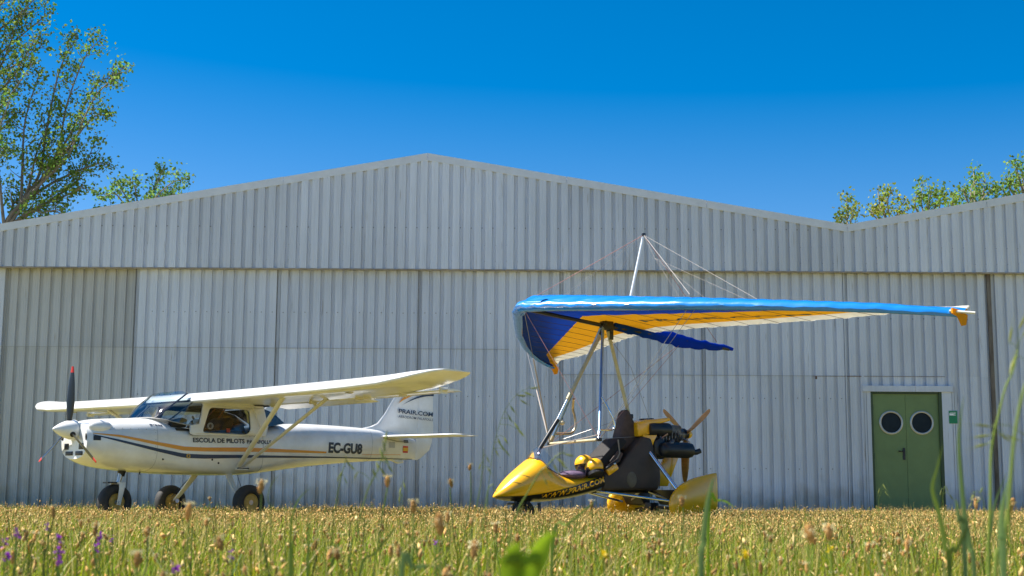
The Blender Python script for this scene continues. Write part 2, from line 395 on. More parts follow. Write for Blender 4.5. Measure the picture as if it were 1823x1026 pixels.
# dark frame behind the sheets, and the rest of the shell
b = MB()
for i in range(len(ROOF) - 1):
    (xa, za), (xb, zb) = ROOF[i], ROOF[i + 1]
    for y in (0.25, 12.9): b.add([(xa, y, 0), (xb, y, 0), (xb, y, zb - 0.08), (xa, y, za - 0.08)], [(0, 1, 2, 3)])
for xx, zz in (ROOF[0], ROOF[-1]): b.add([(xx, 0.25, 0), (xx, 12.9, 0), (xx, 12.9, zz - 0.08), (xx, 0.25, zz - 0.08)], [(0, 1, 2, 3)])
b.build('inner_wall', DARKBACK, hangar, smooth=False)
# lower wall: sliding doors, each of ribbed sheets in two tiers
cache = {}
def tier(nr, z0, z1, parent, loc, m=SHEET):
    key = (nr, z0, z1, m.name)
    if key not in cache:
        cache[key] = sheet_geo(nr, z0, z1).build('cladding_sheet', m, parent, smooth=False); o = cache[key]
    else: o = dup(cache[key], parent)
    o.location = loc; return o
DOORS = [(-12.35, 0.13), (-9.70, 0.13), (-7.05, 0.03), (-4.40, 0.045), (-1.75, 0.03), (0.90, 0.045), (3.55, 0.03)]
for (dx, dy) in DOORS:
    d_ = empty('sliding_door', (dx, dy, 0), parent=hangar)
    lap = 3.08 if dx < 0 else 2.62
    for r0, nr in ((0, 5), (5, 5), (10, 3)):
        nr_ = nr
        m_ = SHEETB if dx < -7.5 else SHEET; tier(nr_, 0.0, lap + 0.03, d_, (r0 * PER, 0.005, 0), m_); tier(nr_, lap, EAVE + 0.02, d_, (r0 * PER, 0.0, 0), m_)
    MB().box((-0.004, 0.008, EAVE / 2), (0.012, 0.05, EAVE)).build('edge_post', mat('dark_joint', (0.2, 0.195, 0.19), 0.6, var=0.3, scale=9), d_, smooth=False)
# fixed bay with the green door
D0, D1, DT = 6.66, 7.98, 2.33
xb0 = 3.55 + 13 * PER + 0.02
b = MB().box((xb0 - 0.008, 0.04, EAVE / 2), (0.012, 0.05, EAVE)).build('edge_post', TRIM, hangar, smooth=False)
x = xb0; k = 0
bays = []
while x < 8.82: bays.append(x); x += PER
def bay(i0, nr, z0, z1, y):
    o = sheet_geo(nr, z0, z1).build('cladding_sheet', SHEET, hangar, smooth=False); o.location = (bays[i0], y, 0)
nb = len(bays)
i0 = 0
while i0 < nb:
    nr = min(4, nb - i0)
    bay(i0, nr, 2.62, EAVE + 0.02, 0.04)
    i0 += nr
for i in range(nb):
    xs0, xs1 = bays[i], bays[i] + PER
    if xs1 < D0 - 0.02: bay(i, 1, 0.0, 2.65, 0.044)
    elif xs0 > D1 + 0.05: bay(i, 1, 0.0, 2.65, 0.044)
    elif xs0 > D0 - 0.25 and xs1 < D1 + 0.35: bay(i, 1, DT + 0.08, 2.65, 0.044)
# smooth plates at the jambs and lintel
MB().box((D0 - 0.075, 0.055, 1.22), (0.15, 0.03, 2.44)).build('door_surround', SHEET, hangar, smooth=False)
MB().box((D1 + 0.12, 0.055, 1.22), (0.24, 0.03, 2.44)).build('door_surround', SHEET, hangar, smooth=False)
MB().box(((D0 + D1) / 2 + 0.03, 0.035, DT + 0.06), (D1 - D0 + 0.36, 0.05, 0.11)).build('lintel_flashing', SHEET, hangar, smooth=False)
# dark frame + two leaves
b = MB(); b.box((D0 + 0.02, 0.09, DT / 2), (0.04, 0.10, DT)); b.box((D1 - 0.03, 0.09, DT / 2), (0.06, 0.10, DT)); b.box(((D0 + D1) / 2, 0.09, DT - 0.015), (D1 - D0 - 0.1, 0.10, 0.03))
b.build('door_frame', DOORG2, hangar, smooth=False)
lw = (D1 - D0 - 0.10) / 2
def disc_ring(r0, r1, y0, y1, c, n=40):
    return MB().lathe([(r0, y0), (r0, y1), (r0 + 0.012, y1 - 0.006), (r1 - 0.012, y1 - 0.006), (r1, y1 + 0.004), (r1, y0)], 'y', c, n, close=True)
for j in (0, 1):
    xl = D0 + 0.04 + j * (lw + 0.003)
    # leaf with a real round opening
    n = 40; cx, cz, rr = (xl + lw * 0.5 + (0.03 if j == 0 else -0.015)), 1.765, 0.205
    circ = [(cx + rr * cos(2 * pi * q / n), cz + rr * sin(2 * pi * q / n)) for q in range(n)]
    outer = []
    for q in range(n):
        a = 2 * pi * q / n; dx, dz = cos(a), sin(a)
        ts = []
        if dx > 1e-6: ts.append((xl + lw - 0.002 - cx) / dx)
        if dx < -1e-6: ts.append((xl - cx) / dx)
        if dz > 1e-6: ts.append((DT - 0.034 - cz) / dz)
        if dz < -1e-6: ts.append((0.01 - cz) / dz)
        t = min(ts); outer.append((cx + dx * t, cz + dz * t))
    for (ax, az) in ((xl, 0.01), (xl + lw - 0.002, 0.01), (xl, DT - 0.034), (xl + lw - 0.002, DT - 0.034)):
        q = min(range(n), key=lambda i: (outer[i][0] - ax) ** 2 + (outer[i][1] - az) ** 2); outer[q] = (ax, az)
    y0, y1 = 0.085, 0.125
    vs = [(p[0], y0, p[1]) for p in circ] + [(p[0], y0, p[1]) for p in outer] + [(p[0], y1, p[1]) for p in circ] + [(p[0], y1, p[1]) for p in outer]
    fs = []
    for q in range(n):
        r_ = (q + 1) % n
        fs += [(q, r_, n + r_, n + q), (2 * n + q, 3 * n + q, 3 * n + r_, 2 * n + r_), (n + q, n + r_, 3 * n + r_, 3 * n + q), (q, 2 * n + q, 2 * n + r_, r_)]
    leaf = MB().add(vs, fs).build('door_leaf', DOORG, hangar, smooth=False)
    b = disc_ring(0.186, 0.222, 0.084, 0.066, (cx, 0, cz))
    b.build('porthole_frame', RIMG, leaf)
    MB().lathe([(0.001, 0.10), (0.19, 0.10), (0.19, 0.106), (0.001, 0.106)], 'y', (cx, 0, cz), 40).build('porthole_glass', DGLASS, leaf, smooth=False)
    if j == 0:
        b = MB(); b.box((xl + lw - 0.055, 0.078, 1.19), (0.045, 0.014, 0.22)); b.tube([(xl + lw - 0.055, 0.08, 1.235), (xl + lw - 0.055, 0.03, 1.235), (xl + lw - 0.07, 0.025, 1.235), (xl + lw - 0.17, 0.025, 1.237)], 0.011, 8)
        b.build('door_handle', BLACK, leaf)
        for hz in (0.3, 1.15, 2.05):
            MB().tube([(xl + 0.004, 0.075, hz - 0.05), (xl + 0.004, 0.075, hz + 0.05)], 0.011, 8).build('hinge', DOORG2, leaf)
# dark seam post and smooth white bay beyond
MB().box((8.93, 0.02, EAVE / 2), (0.07, 0.05, EAVE)).build('corner_post', mat('rusty_joint', (0.16, 0.135, 0.11), 0.6, var=0.5, scale=7, dirt=(0.10, 0.06, 0.03), stretch=(1, 1, 0.2)), hangar, smooth=False)
x = 8.99
while x < XR:
    for z0, z1, y in ((0, 2.65, 0.034), (2.62, EAVE + 0.02, 0.03)):
        o = sheet_geo(4, z0, z1).build('cladding_sheet', SHEET, hangar, smooth=False); o.location = (x, y, 0)
    x += 4 * PER
# smooth white strip at the far left door edge
MB().box((-9.62, 0.07, EAVE / 2), (0.20, 0.03, EAVE)).build('door_edge_plate', SHEET, hangar, smooth=False)
# screw heads in rows: hundreds of tiny caps in one piece
b = MB()
for zc, yy, x0_, x1_ in ((4.72, -0.102, -12, 15), (5.02, -0.102, -12, 15), (3.75, 0.03, -7, 6.2), (2.2, 0.032, -7, 6.2), (0.9, 0.032, -7, 6.2), (3.7, 0.038, 6.4, 8.8), (5.35, -0.102, -9, 6.0)):
    x = x0_
    while x < x1_:
        if random.random() < 0.75 and not (zc < 2.4 and x > 6.2) and roofz(x) > zc + 0.1:
            b.box((x + 0.075, yy, zc + random.uniform(-0.006, 0.006)), (0.014, 0.01, 0.014))
        x += PER
tag(b.build('screw_heads', mat('rusty_screw', (0.11, 0.09, 0.07), 0.7), hangar, smooth=False), kind='stuff')
# painted shadow lines where the lower tier runs under the upper one
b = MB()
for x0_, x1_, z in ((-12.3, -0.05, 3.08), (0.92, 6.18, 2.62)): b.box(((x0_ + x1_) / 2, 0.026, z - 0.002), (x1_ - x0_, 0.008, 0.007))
b.build('lap_shadow_strip', mat('lap_shadow_paint', (0.34, 0.33, 0.31), 0.6), hangar, smooth=False)
b = MB().box((6.05, 0.032, 2.617), (0.9, 0.008, 0.012)); b.box((5.66, 0.037, 2.59), (0.03, 0.008, 0.06)); b.box((7.3, 0.036, 2.619), (1.5, 0.008, 0.006))
b.build('rusty_lap_edge', mat('rust', (0.14, 0.07, 0.035), 0.8, var=.5, scale=9), hangar, smooth=False)
# emergency exit sign
sg = empty('exit_sign', (8.175, WY + 0.036, 1.87), 0, 'small green and white emergency exit sign beside the green door', 'sign')
MB().box((0, 0, 0), (0.155, 0.006, 0.235)).build('sign_plate', SIGNG, sg, smooth=False)
b = MB().box((-0.012, -0.0045, 0.05), (0.115, 0.003, 0.04)); b.build('white_panel', SIGNW, sg, smooth=False)
b = MB(); b.add([(0.03, -0.007, 0.062), (0.05, -0.007, 0.05), (0.03, -0.007, 0.038), (0.03, -0.0065, 0.05)], [(0, 1, 2)]); b.box((0.018, -0.007, 0.05), (0.025, 0.001, 0.008))
b.build('arrow', SIGNG, sg, smooth=False)
MB().box((-0.0, -0.0045, 0.088), (0.11, 0.003, 0.006)).build('white_line', SIGNW, sg, smooth=False)

# ------------------------------------------------------------------ white high-wing aircraft
# local frame: X aft from the spinner tip, Y starboard (away from the camera), Z up
plane = empty('light_aircraft', (-5.53, 17.08, 0), R(47), 'white high-wing light aircraft with orange and navy stripes and black propeller', 'aircraft')
KX = [0.27, 0.32, 0.5, 0.8, 1.15, 1.32, 1.5, 1.8, 2.3, 2.65, 2.95, 3.25, 3.7, 4.2, 4.7, 5.2, 5.6, 5.96]
KB = [0.775, 0.735, 0.69, 0.655, 0.63, 0.622, 0.618, 0.612, 0.608, 0.625, 0.655, 0.69, 0.745, 0.795, 0.838, 0.87, 0.89, 0.91]
KT = [1.215, 1.25, 1.275, 1.295, 1.315, 1.27, 1.215, 1.195, 1.195, 1.21, 1.275, 1.325, 1.352, 1.352, 1.345, 1.325, 1.28, 1.20]
KW = [0.30, 0.345, 0.41, 0.455, 0.50, 0.515, 0.53, 0.54, 0.54, 0.525, 0.485, 0.44, 0.365, 0.29, 0.22, 0.15, 0.095, 0.03]
KN = [2.5, 2.5, 2.6, 2.8, 3.2, 3.6, 4.2, 4.8, 4.8, 4.4, 3.6, 3.1, 2.8, 2.6, 2.5, 2.4, 2.3, 2.2]
GX = np.linspace(0.27, 5.96, 190)
def smooth_(k, wdt=9):
    y = np.interp(GX, KX, k); p = wdt
    yp = np.concatenate([2 * y[0] - y[1:p + 1][::-1], y, 2 * y[-1] - y[-p - 1:-1][::-1]])
    return np.convolve(yp, np.hanning(2 * p + 1) / np.hanning(2 * p + 1).sum(), 'valid')
GB, GT, GW, GN = [smooth_(k) for k in (KB, KT, KW, KN)]
def sect(x): return [float(np.interp(x, GX, g)) for g in (GB, GT, GW, GN)]
def side_y(x, z, off=0.004, sgn=-1):
    zb, zt, hw, n = sect(x); zc, hh = (zb + zt) / 2, (zt - zb) / 2
    q = min(0.999, abs((z - zc) / hh))
    return sgn * (hw * (1 - q ** n) ** (1 / n) + off)
def ring(x, n=44):
    zb, zt, hw, e = sect(x); zc, hh = (zb + zt) / 2, (zt - zb) / 2
    r_ = []
    for k in range(n):
        a = 2 * pi * k / n; c, s = cos(a), sin(a)
        r_.append((x, hw * math.copysign(abs(c) ** (2 / e), c), zc + hh * math.copysign(abs(s) ** (2 / e), s)))
    return r_
fus = MB().loft([ring(x) for x in GX]).build('fuselage', WHITE, plane, angle=60)
# stripes laid on both sides
def stripe(name, top, bot, m, sgn):
    xs = np.linspace(top[0][0], top[-1][0], 70)
    rows = []
    for x in xs:
        zt = float(np.interp(x, [p[0] for p in top], [p[1] for p in top])); zb_ = float(np.interp(x, [p[0] for p in bot], [p[1] for p in bot]))
        rows.append([(x, side_y(x, zb_ + (zt - zb_) * t, 0.004, sgn), zb_ + (zt - zb_) * t) for t in (0, 0.33, 0.66, 1)])
    MB().grid(rows).build(name, m, fus)
for sgn in (-1, 1):
    stripe('orange_stripe', [(0.33, 1.088), (0.65, 1.072), (1.12, 1.003), (1.5, 0.955), (1.8, 0.952), (2.4, 0.97), (2.9, 0.972), (3.98, 0.965)], [(0.33, 1.080), (0.65, 1.045), (1.12, 0.963), (1.5, 0.903), (1.8, 0.902), (2.4, 0.915), (2.9, 0.925), (3.98, 0.942)], ORANGE, sgn)
    stripe('navy_stripe', [(0.33, 1.070), (0.65, 1.012), (1.12, 0.925), (1.5, 0.866), (1.8, 0.862), (2.5, 0.875), (4.0, 0.895), (5.9, 0.914)], [(0.33, 1.060), (0.65, 0.985), (1.12, 0.885), (1.5, 0.813), (1.8, 0.81), (2.5, 0.838), (4.0, 0.878), (5.9, 0.905)], NAVY, sgn)
    stripe('thin_orange_line', [(4.75, 0.948), (5.6, 0.972)], [(4.75, 0.942), (5.6, 0.965)], ORANGE, sgn)
def on_side(x0, x1, z0, z1, z0b=None, z1b=None):
    z0b = z0 if z0b is None else z0b; z1b = z1 if z1b is None else z1b
    def fn(u, v):
        x = x0 + (x1 - x0) * u; zl = z0 + (z0b - z0) * u; zh = z1 + (z1b - z1) * u; z = zl + (zh - zl) * v
        return (x, side_y(x, z, 0.006), z)
    return fn
letters('lettering', 'ESCOLA DE PILOTS', on_side(1.62, 2.42, 1.012, 1.072, 1.022, 1.082), DARKTXT, fus, 0.03)
letters('lettering', 'PALAFOLLS', on_side(2.46, 2.88, 1.022, 1.072, 1.032, 1.08), DARKTXT, fus, 0.025)
letters('registration', 'EC-GU8', on_side(4.02, 4.73, 0.948, 1.10, 0.95, 1.10), DARKTXT, fus, 0.045)
b = MB()
for (u0, u1, dz) in ((0, .22, .3), (.28, .34, .6), (.4, .62, .2), (.66, .8, .35), (.84, 1.0, .5)):
    xs = (1.05 + 0.17 * u0, 1.05 + 0.17 * u1); z = 1.207 - 0.004 * u0
    b.add([(xs[0], side_y(xs[0], z, 0.005), z), (xs[1], side_y(xs[1], z, 0.005), z), (xs[1], side_y(xs[1], z + 0.018 * (dz + 0.4), 0.005), z + 0.018 * (dz + 0.4)), (xs[0], side_y(xs[0], z + 0.018, 0.005), z + 0.018)], [(0, 1, 2, 3)])
b.build('cowl_script', NAVY, fus, smooth=False)
# flag and small plates near the tail
def plate(name, x0, x1, z0, z1, m, off=0.005):
    f = on_side(x0, x1, z0, z1)
    pts = [f(u, v) for u, v in ((0, 0), (1, 0), (1, 1), (0, 1))]
    return MB().add([(p[0], p[1] - off + 0.003, p[2]) for p in pts], [(0, 1, 2, 3)]).build(name, m, fus, smooth=False)
plate('flag_decal', 5.64, 5.76, 1.00, 1.10, REDP); plate('flag_band', 5.64, 5.76, 1.025, 1.075, mat('flag_yellow', (0.75, 0.45, 0.02), 0.5), 0.008)
plate('service_plate', 5.32, 5.45, 1.065, 1.15, mat('grey_plate', (0.45, 0.46, 0.47), 0.4))
plate('hinge_cover', 5.66, 5.77, 1.15, 1.19, BLACK)
MB().lathe([(0.03, -0.008), (0.03, 0), (0.014, 0), (0.014, -0.008)], 'y', (1.56, side_y(1.56, 0.838, 0.004), 0.838), 16, close=True).build('step_socket', RIMY, fus)
# joints between cowl, cabin and tail cone, and along the cowl split
SEAM = mat('panel_joint', (0.34, 0.34, 0.33), 0.6)
for x in (1.13, 2.74, 4.95): MB().tube([(p[0], p[1] * 1.0015, p[2]) for p in ring(x, 60)] + [ring(x, 60)[0]], 0.0022, 5, cap=False).build('panel_joint', SEAM, fus)
for sgn in (-1, 1):
    MB().tube([(x, side_y(x, 1.135 + .02 * (x - .4), 0.0, sgn), 1.135 + .02 * (x - .4)) for x in np.linspace(0.42, 1.13, 14)], 0.002, 5, cap=False).build('panel_joint', SEAM, fus)
    b = MB()
    for x in np.linspace(0.48, 1.09, 7): b.lathe([(.007, 0), (.007, .003), (.002, .004)], 'y', (x, side_y(x, 1.155, -.001, sgn) - (.003 if sgn < 0 else 0), 1.155), 8)
    for z in np.linspace(.78, 1.2, 6): b.lathe([(.006, 0), (.006, .003), (.002, .004)], 'y', (1.105, side_y(1.105, z, -.001, sgn) - (.003 if sgn < 0 else 0), z), 8)
    b.build('cowl_fasteners', STEEL, fus)
    b = MB()
    for (x, z) in ((1.22, .79), (1.92, .80), (2.02, .76)): b.lathe([(.014, 0), (.014, .004), (.004, .005)], 'y', (x, side_y(x, z, -.001, sgn) - (.004 if sgn < 0 else 0), z), 10)
    b.build('drain_grommet', BLACK, fus)
# cowl front: intakes, blister, spinner
for sgn in (-1, 1):
    b = MB().ell((0, 0, 0), (0.012, 0.085, 0.055), 16, 8)
    o = b.build('air_intake', BLACK, fus); o.location = (0.295, sgn * 0.225, 1.045); o.rotation_euler = (0, 0, sgn * 0.5)
    b = MB().ell((0, 0, 0), (0.15, 0.075, 0.085), 16, 8); o = b.build('cowl_blister', WHITE, fus); o.location = (0.44, sgn * 0.30, 1.165); o.rotation_euler = (0, 0.05, sgn * 0.25)
    plate('side_inlet', 0.33, 0.41, 1.0, 1.055, BLACK) if sgn < 0 else None
for (y_, z_, w_, h_) in ((-0.17, 0.93, 0.10, 0.075), (0.17, 0.93, 0.10, 0.075), (-0.13, 0.845, 0.16, 0.05), (0.10, 0.845, 0.16, 0.05)):
    b = MB().box((0.268 + abs(y_) * 0.05, y_, z_), (0.03, w_, h_)); b.build('chin_intake', BLACK, fus, bevel=0.006)
prof = [(0.002, -0.025)] + [(0.124 * (1 - (1 - t) ** 1.75) ** 0.85, -0.03 + 0.285 * t) for t in np.linspace(0.02, 1, 16)] + [(0.122, 0.265)]
spn = MB().lathe(prof, 'x', (0, 0, 1.13), 32).build('spinner', WHITE, plane)
def prop_blade(parent, L, r0, m, tipm, wid, hub, ang, axis_x=0.20, sweep=0.0, tipfrac=0.92, thick=0.018, name='propeller_blade', pitch=0.9, flip=1):
    rings = []; tip = []
    N_ = 18
    for i in range(N_ + 1):
        t = i / N_; r_ = r0 + (L - r0) * t
        wv = float(np.interp(t, [0, 0.12, 0.35, 0.7, 0.92, 1.0], wid)); tw = pitch * (1 - 0.62 * t)
        n = 12; rg = []
        for k in range(n):
            a = 2 * pi * k / n; c, s_ = cos(a) * wv / 2, sin(a) * thick * (1.6 - t) * 0.5
            # chord lies mostly in the disc plane, twisted towards the shaft
            yy = c * cos(tw) - s_ * sin(tw); xx = flip * (c * sin(tw) + s_ * cos(tw))
            rg.append((axis_x + xx, yy + sweep * t * t, r_))
        rings.append(rg)
    rot = Matrix.Rotation(ang, 3, 'X'); hz = Vector((0, 0, hub))
    tr = lambda rg: [tuple(rot @ Vector(p) + hz) for p in rg]
    kt = int(N_ * tipfrac)
    bl = MB().loft([tr(rg) for rg in rings[:kt + 1]]).build(name, m, parent)
    MB().loft([tr(rg) for rg in rings[kt:]]).build('blade_tip', tipm, bl)
    return bl
for k in range(3):
    prop_blade(plane, 0.775, 0.09, BLADE, REDP, [0.05, 0.075, 0.105, 0.085, 0.05, 0.03], 1.13, 2 * pi * k / 3 + 0.02, 0.19, flip=-1)
    MB().tube([tuple(Matrix.Rotation(2 * pi * k / 3 + 0.02, 3, 'X') @ Vector((0.19, 0, r_)) + Vector((0, 0, 1.13))) for r_ in (0.08, 0.125)], 0.034, 14).build('blade_socket', BLACK, spn)
# ---- cabin: side walls with real window openings
def curve_panel(name, outer, holes, thick, m, parent, fny):
    cu = bpy.data.curves.new(name, 'CURVE'); cu.dimensions = '2D'; cu.fill_mode = 'BOTH'
    for poly in [outer] + holes:
        sp = cu.splines.new('POLY'); sp.points.add(len(poly) - 1); sp.use_cyclic_u = True
        for p, q in zip(sp.points, poly): p.co = (q[0], q[1], 0, 1)
    cu.extrude = thick / 2
    t = bpy.data.objects.new('t', cu); C.objects.link(t); bpy.context.view_layer.update()
    me = bpy.data.meshes.new_from_object(t); bpy.data.objects.remove(t); bpy.data.curves.remove(cu)
    me.name = name
    for v in me.vertices:
        x, z, d = v.co; v.co = (x, fny(x, z) + d, z)
    me.materials.clear(); me.materials.append(m)
    o = bpy.data.objects.new(name, me); C.objects.link(o); o.parent = parent
    return o
def rounded(poly, r_=0.04, n=5):
    out = []; m_ = len(poly)
    for i in range(m_):
        p = Vector(poly[i]); a = Vector(poly[i - 1]) - p; c = Vector(poly[(i + 1) % m_]) - p
        q = min(r_, a.length * .45, c.length * .45); s_, e_ = p + a.normalized() * q, p + c.normalized() * q
        for k in range(n + 1):
            t = k / n; out.append(tuple(s_ * (1 - t) ** 2 + p * 2 * t * (1 - t) + e_ * t * t))
    return out
def caby(sgn): return lambda x, z: sgn * (0.552 - 0.05 * max(0, (z - 1.08) / 0.48) ** 2 - 0.10 * max(0, (x - 2.45) / 0.5) ** 1.5)
WIN = rounded([(1.735, 1.137), (1.86, 1.468), (2.49, 1.463), (2.50, 1.19), (2.425, 1.138)], 0.06)
OUT = [(1.62, 1.10), (2.78, 1.13), (2.83, 1.26), (2.76, 1.50), (2.74, 1.56), (1.74, 1.56), (1.765, 1.49), (1.70, 1.245), (1.56, 1.222), (1.56, 1.12)]
for sgn in (-1, 1):
    cp = curve_panel('cabin_side', OUT, [WIN], 0.022, WHITE, plane, caby(sgn))
    f = caby(sgn)
    vs = [(x, f(x, z), z) for x, z in WIN]
    MB().add(vs, [tuple(range(len(vs)))]).build('door_window', DOORGL, cp, smooth=False)
    curve_panel('cabin_lining', OUT[:1] + [(2.76, 1.13)] + OUT[2:], [WIN], 0.008, mat('brown_grey_lining', (0.02, 0.019, 0.019), 0.85, var=.2, scale=8), plane, lambda x, z, f=f, sgn=sgn: f(x, z) - sgn * 0.022)
    # rear quarter glass
    q = [(2.835, 1.262), (3.10, 1.305), (3.16, 1.32), (2.95, 1.45), (2.77, 1.495)]
    b = MB().add([(x, f(min(x, 2.86), z) * (1 - 0.35 * max(0, x - 2.85)), z) for x, z in q], [tuple(range(5))])
    b.build('rear_window', mat('smoked_rear_glass', (0.02, 0.024, 0.028), 0.08, spec=0.7), plane, smooth=False)
    # door outline groove
    b = MB(); pts = [(1.70, 1.11), (1.75, 0.93), (1.86, 0.91), (2.42, 0.92), (2.5, 1.0), (2.52, 1.12)]
    b.tube([(x, side_y(x, z, 0.0015, sgn), z) for x, z in pts], 0.003, 5); b.build('door_seam', mat('seam_grey', (0.30, 0.29, 0.27), 0.6), fus)  # plain grey line colour, shared by the seams and seals
# rear screen between the quarter glasses
MB().grid([[(2.76, y, 1.50) for y in (-.45, 0, .45)], [(2.95, y, 1.45) for y in (-.42, 0, .42)], [(3.17, y, 1.325) for y in (-.38, 0, .38)]]).build('rear_screen', MATS['smoked_rear_glass'], plane)
# windshield wrapping round the front
BASE = [(1.15, 0, 1.318), (1.155, .18, 1.317), (1.18, .32, 1.306), (1.255, .43, 1.288), (1.38, .497, 1.258), (1.56, .535, 1.228), (1.695, .545, 1.248)]
TOP = [(1.575, 0, 1.672), (1.575, .18, 1.672), (1.575, .32, 1.666), (1.58, .42, 1.645), (1.61, .475, 1.61), (1.69, .505, 1.55), (1.76, .522, 1.49)]
def spl(pts, n):
    P = [Vector(p) for p in pts]; P = [P[0] * 2 - P[1]] + P + [P[-1] * 2 - P[-2]]; out = []
    for i in range(1, len(P) - 2):
        for k in range(n):
            t = k / n; p0, p1, p2, p3 = P[i - 1:i + 3]
            out.append(0.5 * ((2 * p1) + (p2 - p0) * t + (2 * p0 - 5 * p1 + 4 * p2 - p3) * t * t + (3 * p1 - p0 - 3 * p2 + p3) * t ** 3))
    out.append(P[-2]); return out
def mirror(l): return [(p[0], -p[1], p[2]) for p in l[:0:-1]] + [tuple(p) for p in l]
bs, tp = spl(BASE, 4), spl(TOP, 4)
rows = []
for t in np.linspace(0, 1, 7):
    rw = [b_ * (1 - t) + c_ * t + Vector((-0.03, 0.012, 0.012)) * math.sin(t * pi) for b_, c_ in zip(bs, tp)]
    rw[0].y = 0
    rows.append(mirror([tuple(p) for p in rw]))
MB().grid(rows).build('windshield', GLASS, plane, angle=80)
for sgn in (-1, 1):
    b = MB().tube([(p[0], sgn * (p[1] + 0.004), p[2] - 0.002) for p in bs], 0.008, 6); b.build('windshield_seal', MATS['seam_grey'], plane)
    MB().tube([(1.19, sgn * 0.33, 1.31), (1.59, sgn * 0.42, 1.64)], 0.011, 8).build('windshield_frame', mat('dark_frame_tube', (0.07, 0.075, 0.08), 0.5), plane)
    MB().tube([(1.30, sgn * .44, 1.27), (1.68, sgn * 0.49, 1.56)], 0.009, 8).build('cabin_tube', MATS['dark_frame_tube'], plane)
# interior
MB().box((2.1, 0, 1.17), (1.4, 0.98, 0.03)).build('cabin_floor', INTER, plane)
MB().prism([(1.34, 1.2), (1.56, 1.2), (1.58, 1.30), (1.5, 1.325), (1.36, 1.285)], -0.46, 0.46).build('instrument_panel', INTER, plane, bevel=0.01)
MB().box((2.2, 0, 1.535), (1.3, 0.96, 0.02)).build('cabin_ceiling', INTER, plane)
for sgn in (-1, 1):
    st = MB().prism([(2.08, 1.15), (2.26, 1.15), (2.34, 1.34), (2.27, 1.37), (2.20, 1.34)], sgn * 0.04, sgn * 0.42).build('seat', mat('cabin_seat_cloth', (0.035, 0.028, 0.026), 0.8, var=0.3, scale=9), plane, bevel=0.03)
    b = MB().tube([(2.40, sgn * .12, 1.50), (2.27, sgn * .14, 1.36), (2.17, sgn * .2, 1.19)], 0.018, 6, flat=0.3); b.build('harness_strap', mat('maroon_strap', (0.20, 0.035, 0.025), 0.7), st)
    MB().tube([(1.86, sgn * 0.22, 1.19), (1.84, sgn * 0.22, 1.32), (1.81, sgn * .22, 1.36)], 0.014, 8).build('control_stick', BLACK, plane)
o = MB().lathe([(0.028, -0.01), (0.028, 0.01), (0.043, 0.01), (0.043, -0.01)], 'y', (1.90, -0.50, 1.23), 20, close=True).build('air_vent', mat('vent_ring', (0.5, 0.5, 0.48), 0.4), plane)
MB().box((2.40, -0.40, 1.215), (0.16, 0.10, 0.12), Matrix.Rotation(-0.4, 3, 'Y')).build('headset_bag', mat('blue_cloth', (0.03, 0.12, 0.35), 0.7), plane, bevel=0.02)
MB().box((2.29, -0.36, 1.23), (0.05, 0.08, 0.15), Matrix.Rotation(0.35, 3, 'Y')).build('leather_pouch', mat('tan_leather', (0.12, 0.065, 0.03), 0.7), plane, bevel=0.015)
MB().box((2.19, -0.485, 1.185), (0.055, 0.012, 0.055)).build('red_tag', mat('red_tag', (0.8, 0.06, 0.03), 0.5), plane, bevel=0.004)
# ---- wings
def airfoil(n=22, t=0.125):
    up, lo = [], []
    for i in range(n + 1):
        x = 0.5 * (1 - cos(pi * i / n))
        yt = 5 * t * (0.2969 * math.sqrt(x) - 0.126 * x - 0.3516 * x * x + 0.2843 * x ** 3 - 0.1036 * x ** 4)
        cam_ = 0.045 * 4 * x * (1 - x) * (1 - 0.35 * x)
        up.append((x, cam_ + yt)); lo.append((x, cam_ - yt * 0.82))
    return up[::-1] + lo[1:-1]
AF = airfoil()
ST = [(0.0, 1.585, 2.78, 1.595, 1.0), (0.55, 1.585, 2.78, 1.595, 1.0), (1.5, 1.59, 2.78, 1.60, 1.0), (2.6, 1.60, 2.78, 1.612, 1.0), (3.3, 1.69, 2.76, 1.632, 0.97), (3.8, 1.80, 2.74, 1.66, 0.88),
      (4.05, 1.91, 2.74, 1.70, 0.72), (4.22, 2.02, 2.76, 1.735, 0.5), (4.32, 2.14, 2.76, 1.762, 0.3), (4.365, 2.28, 2.74, 1.778, 0.14)]
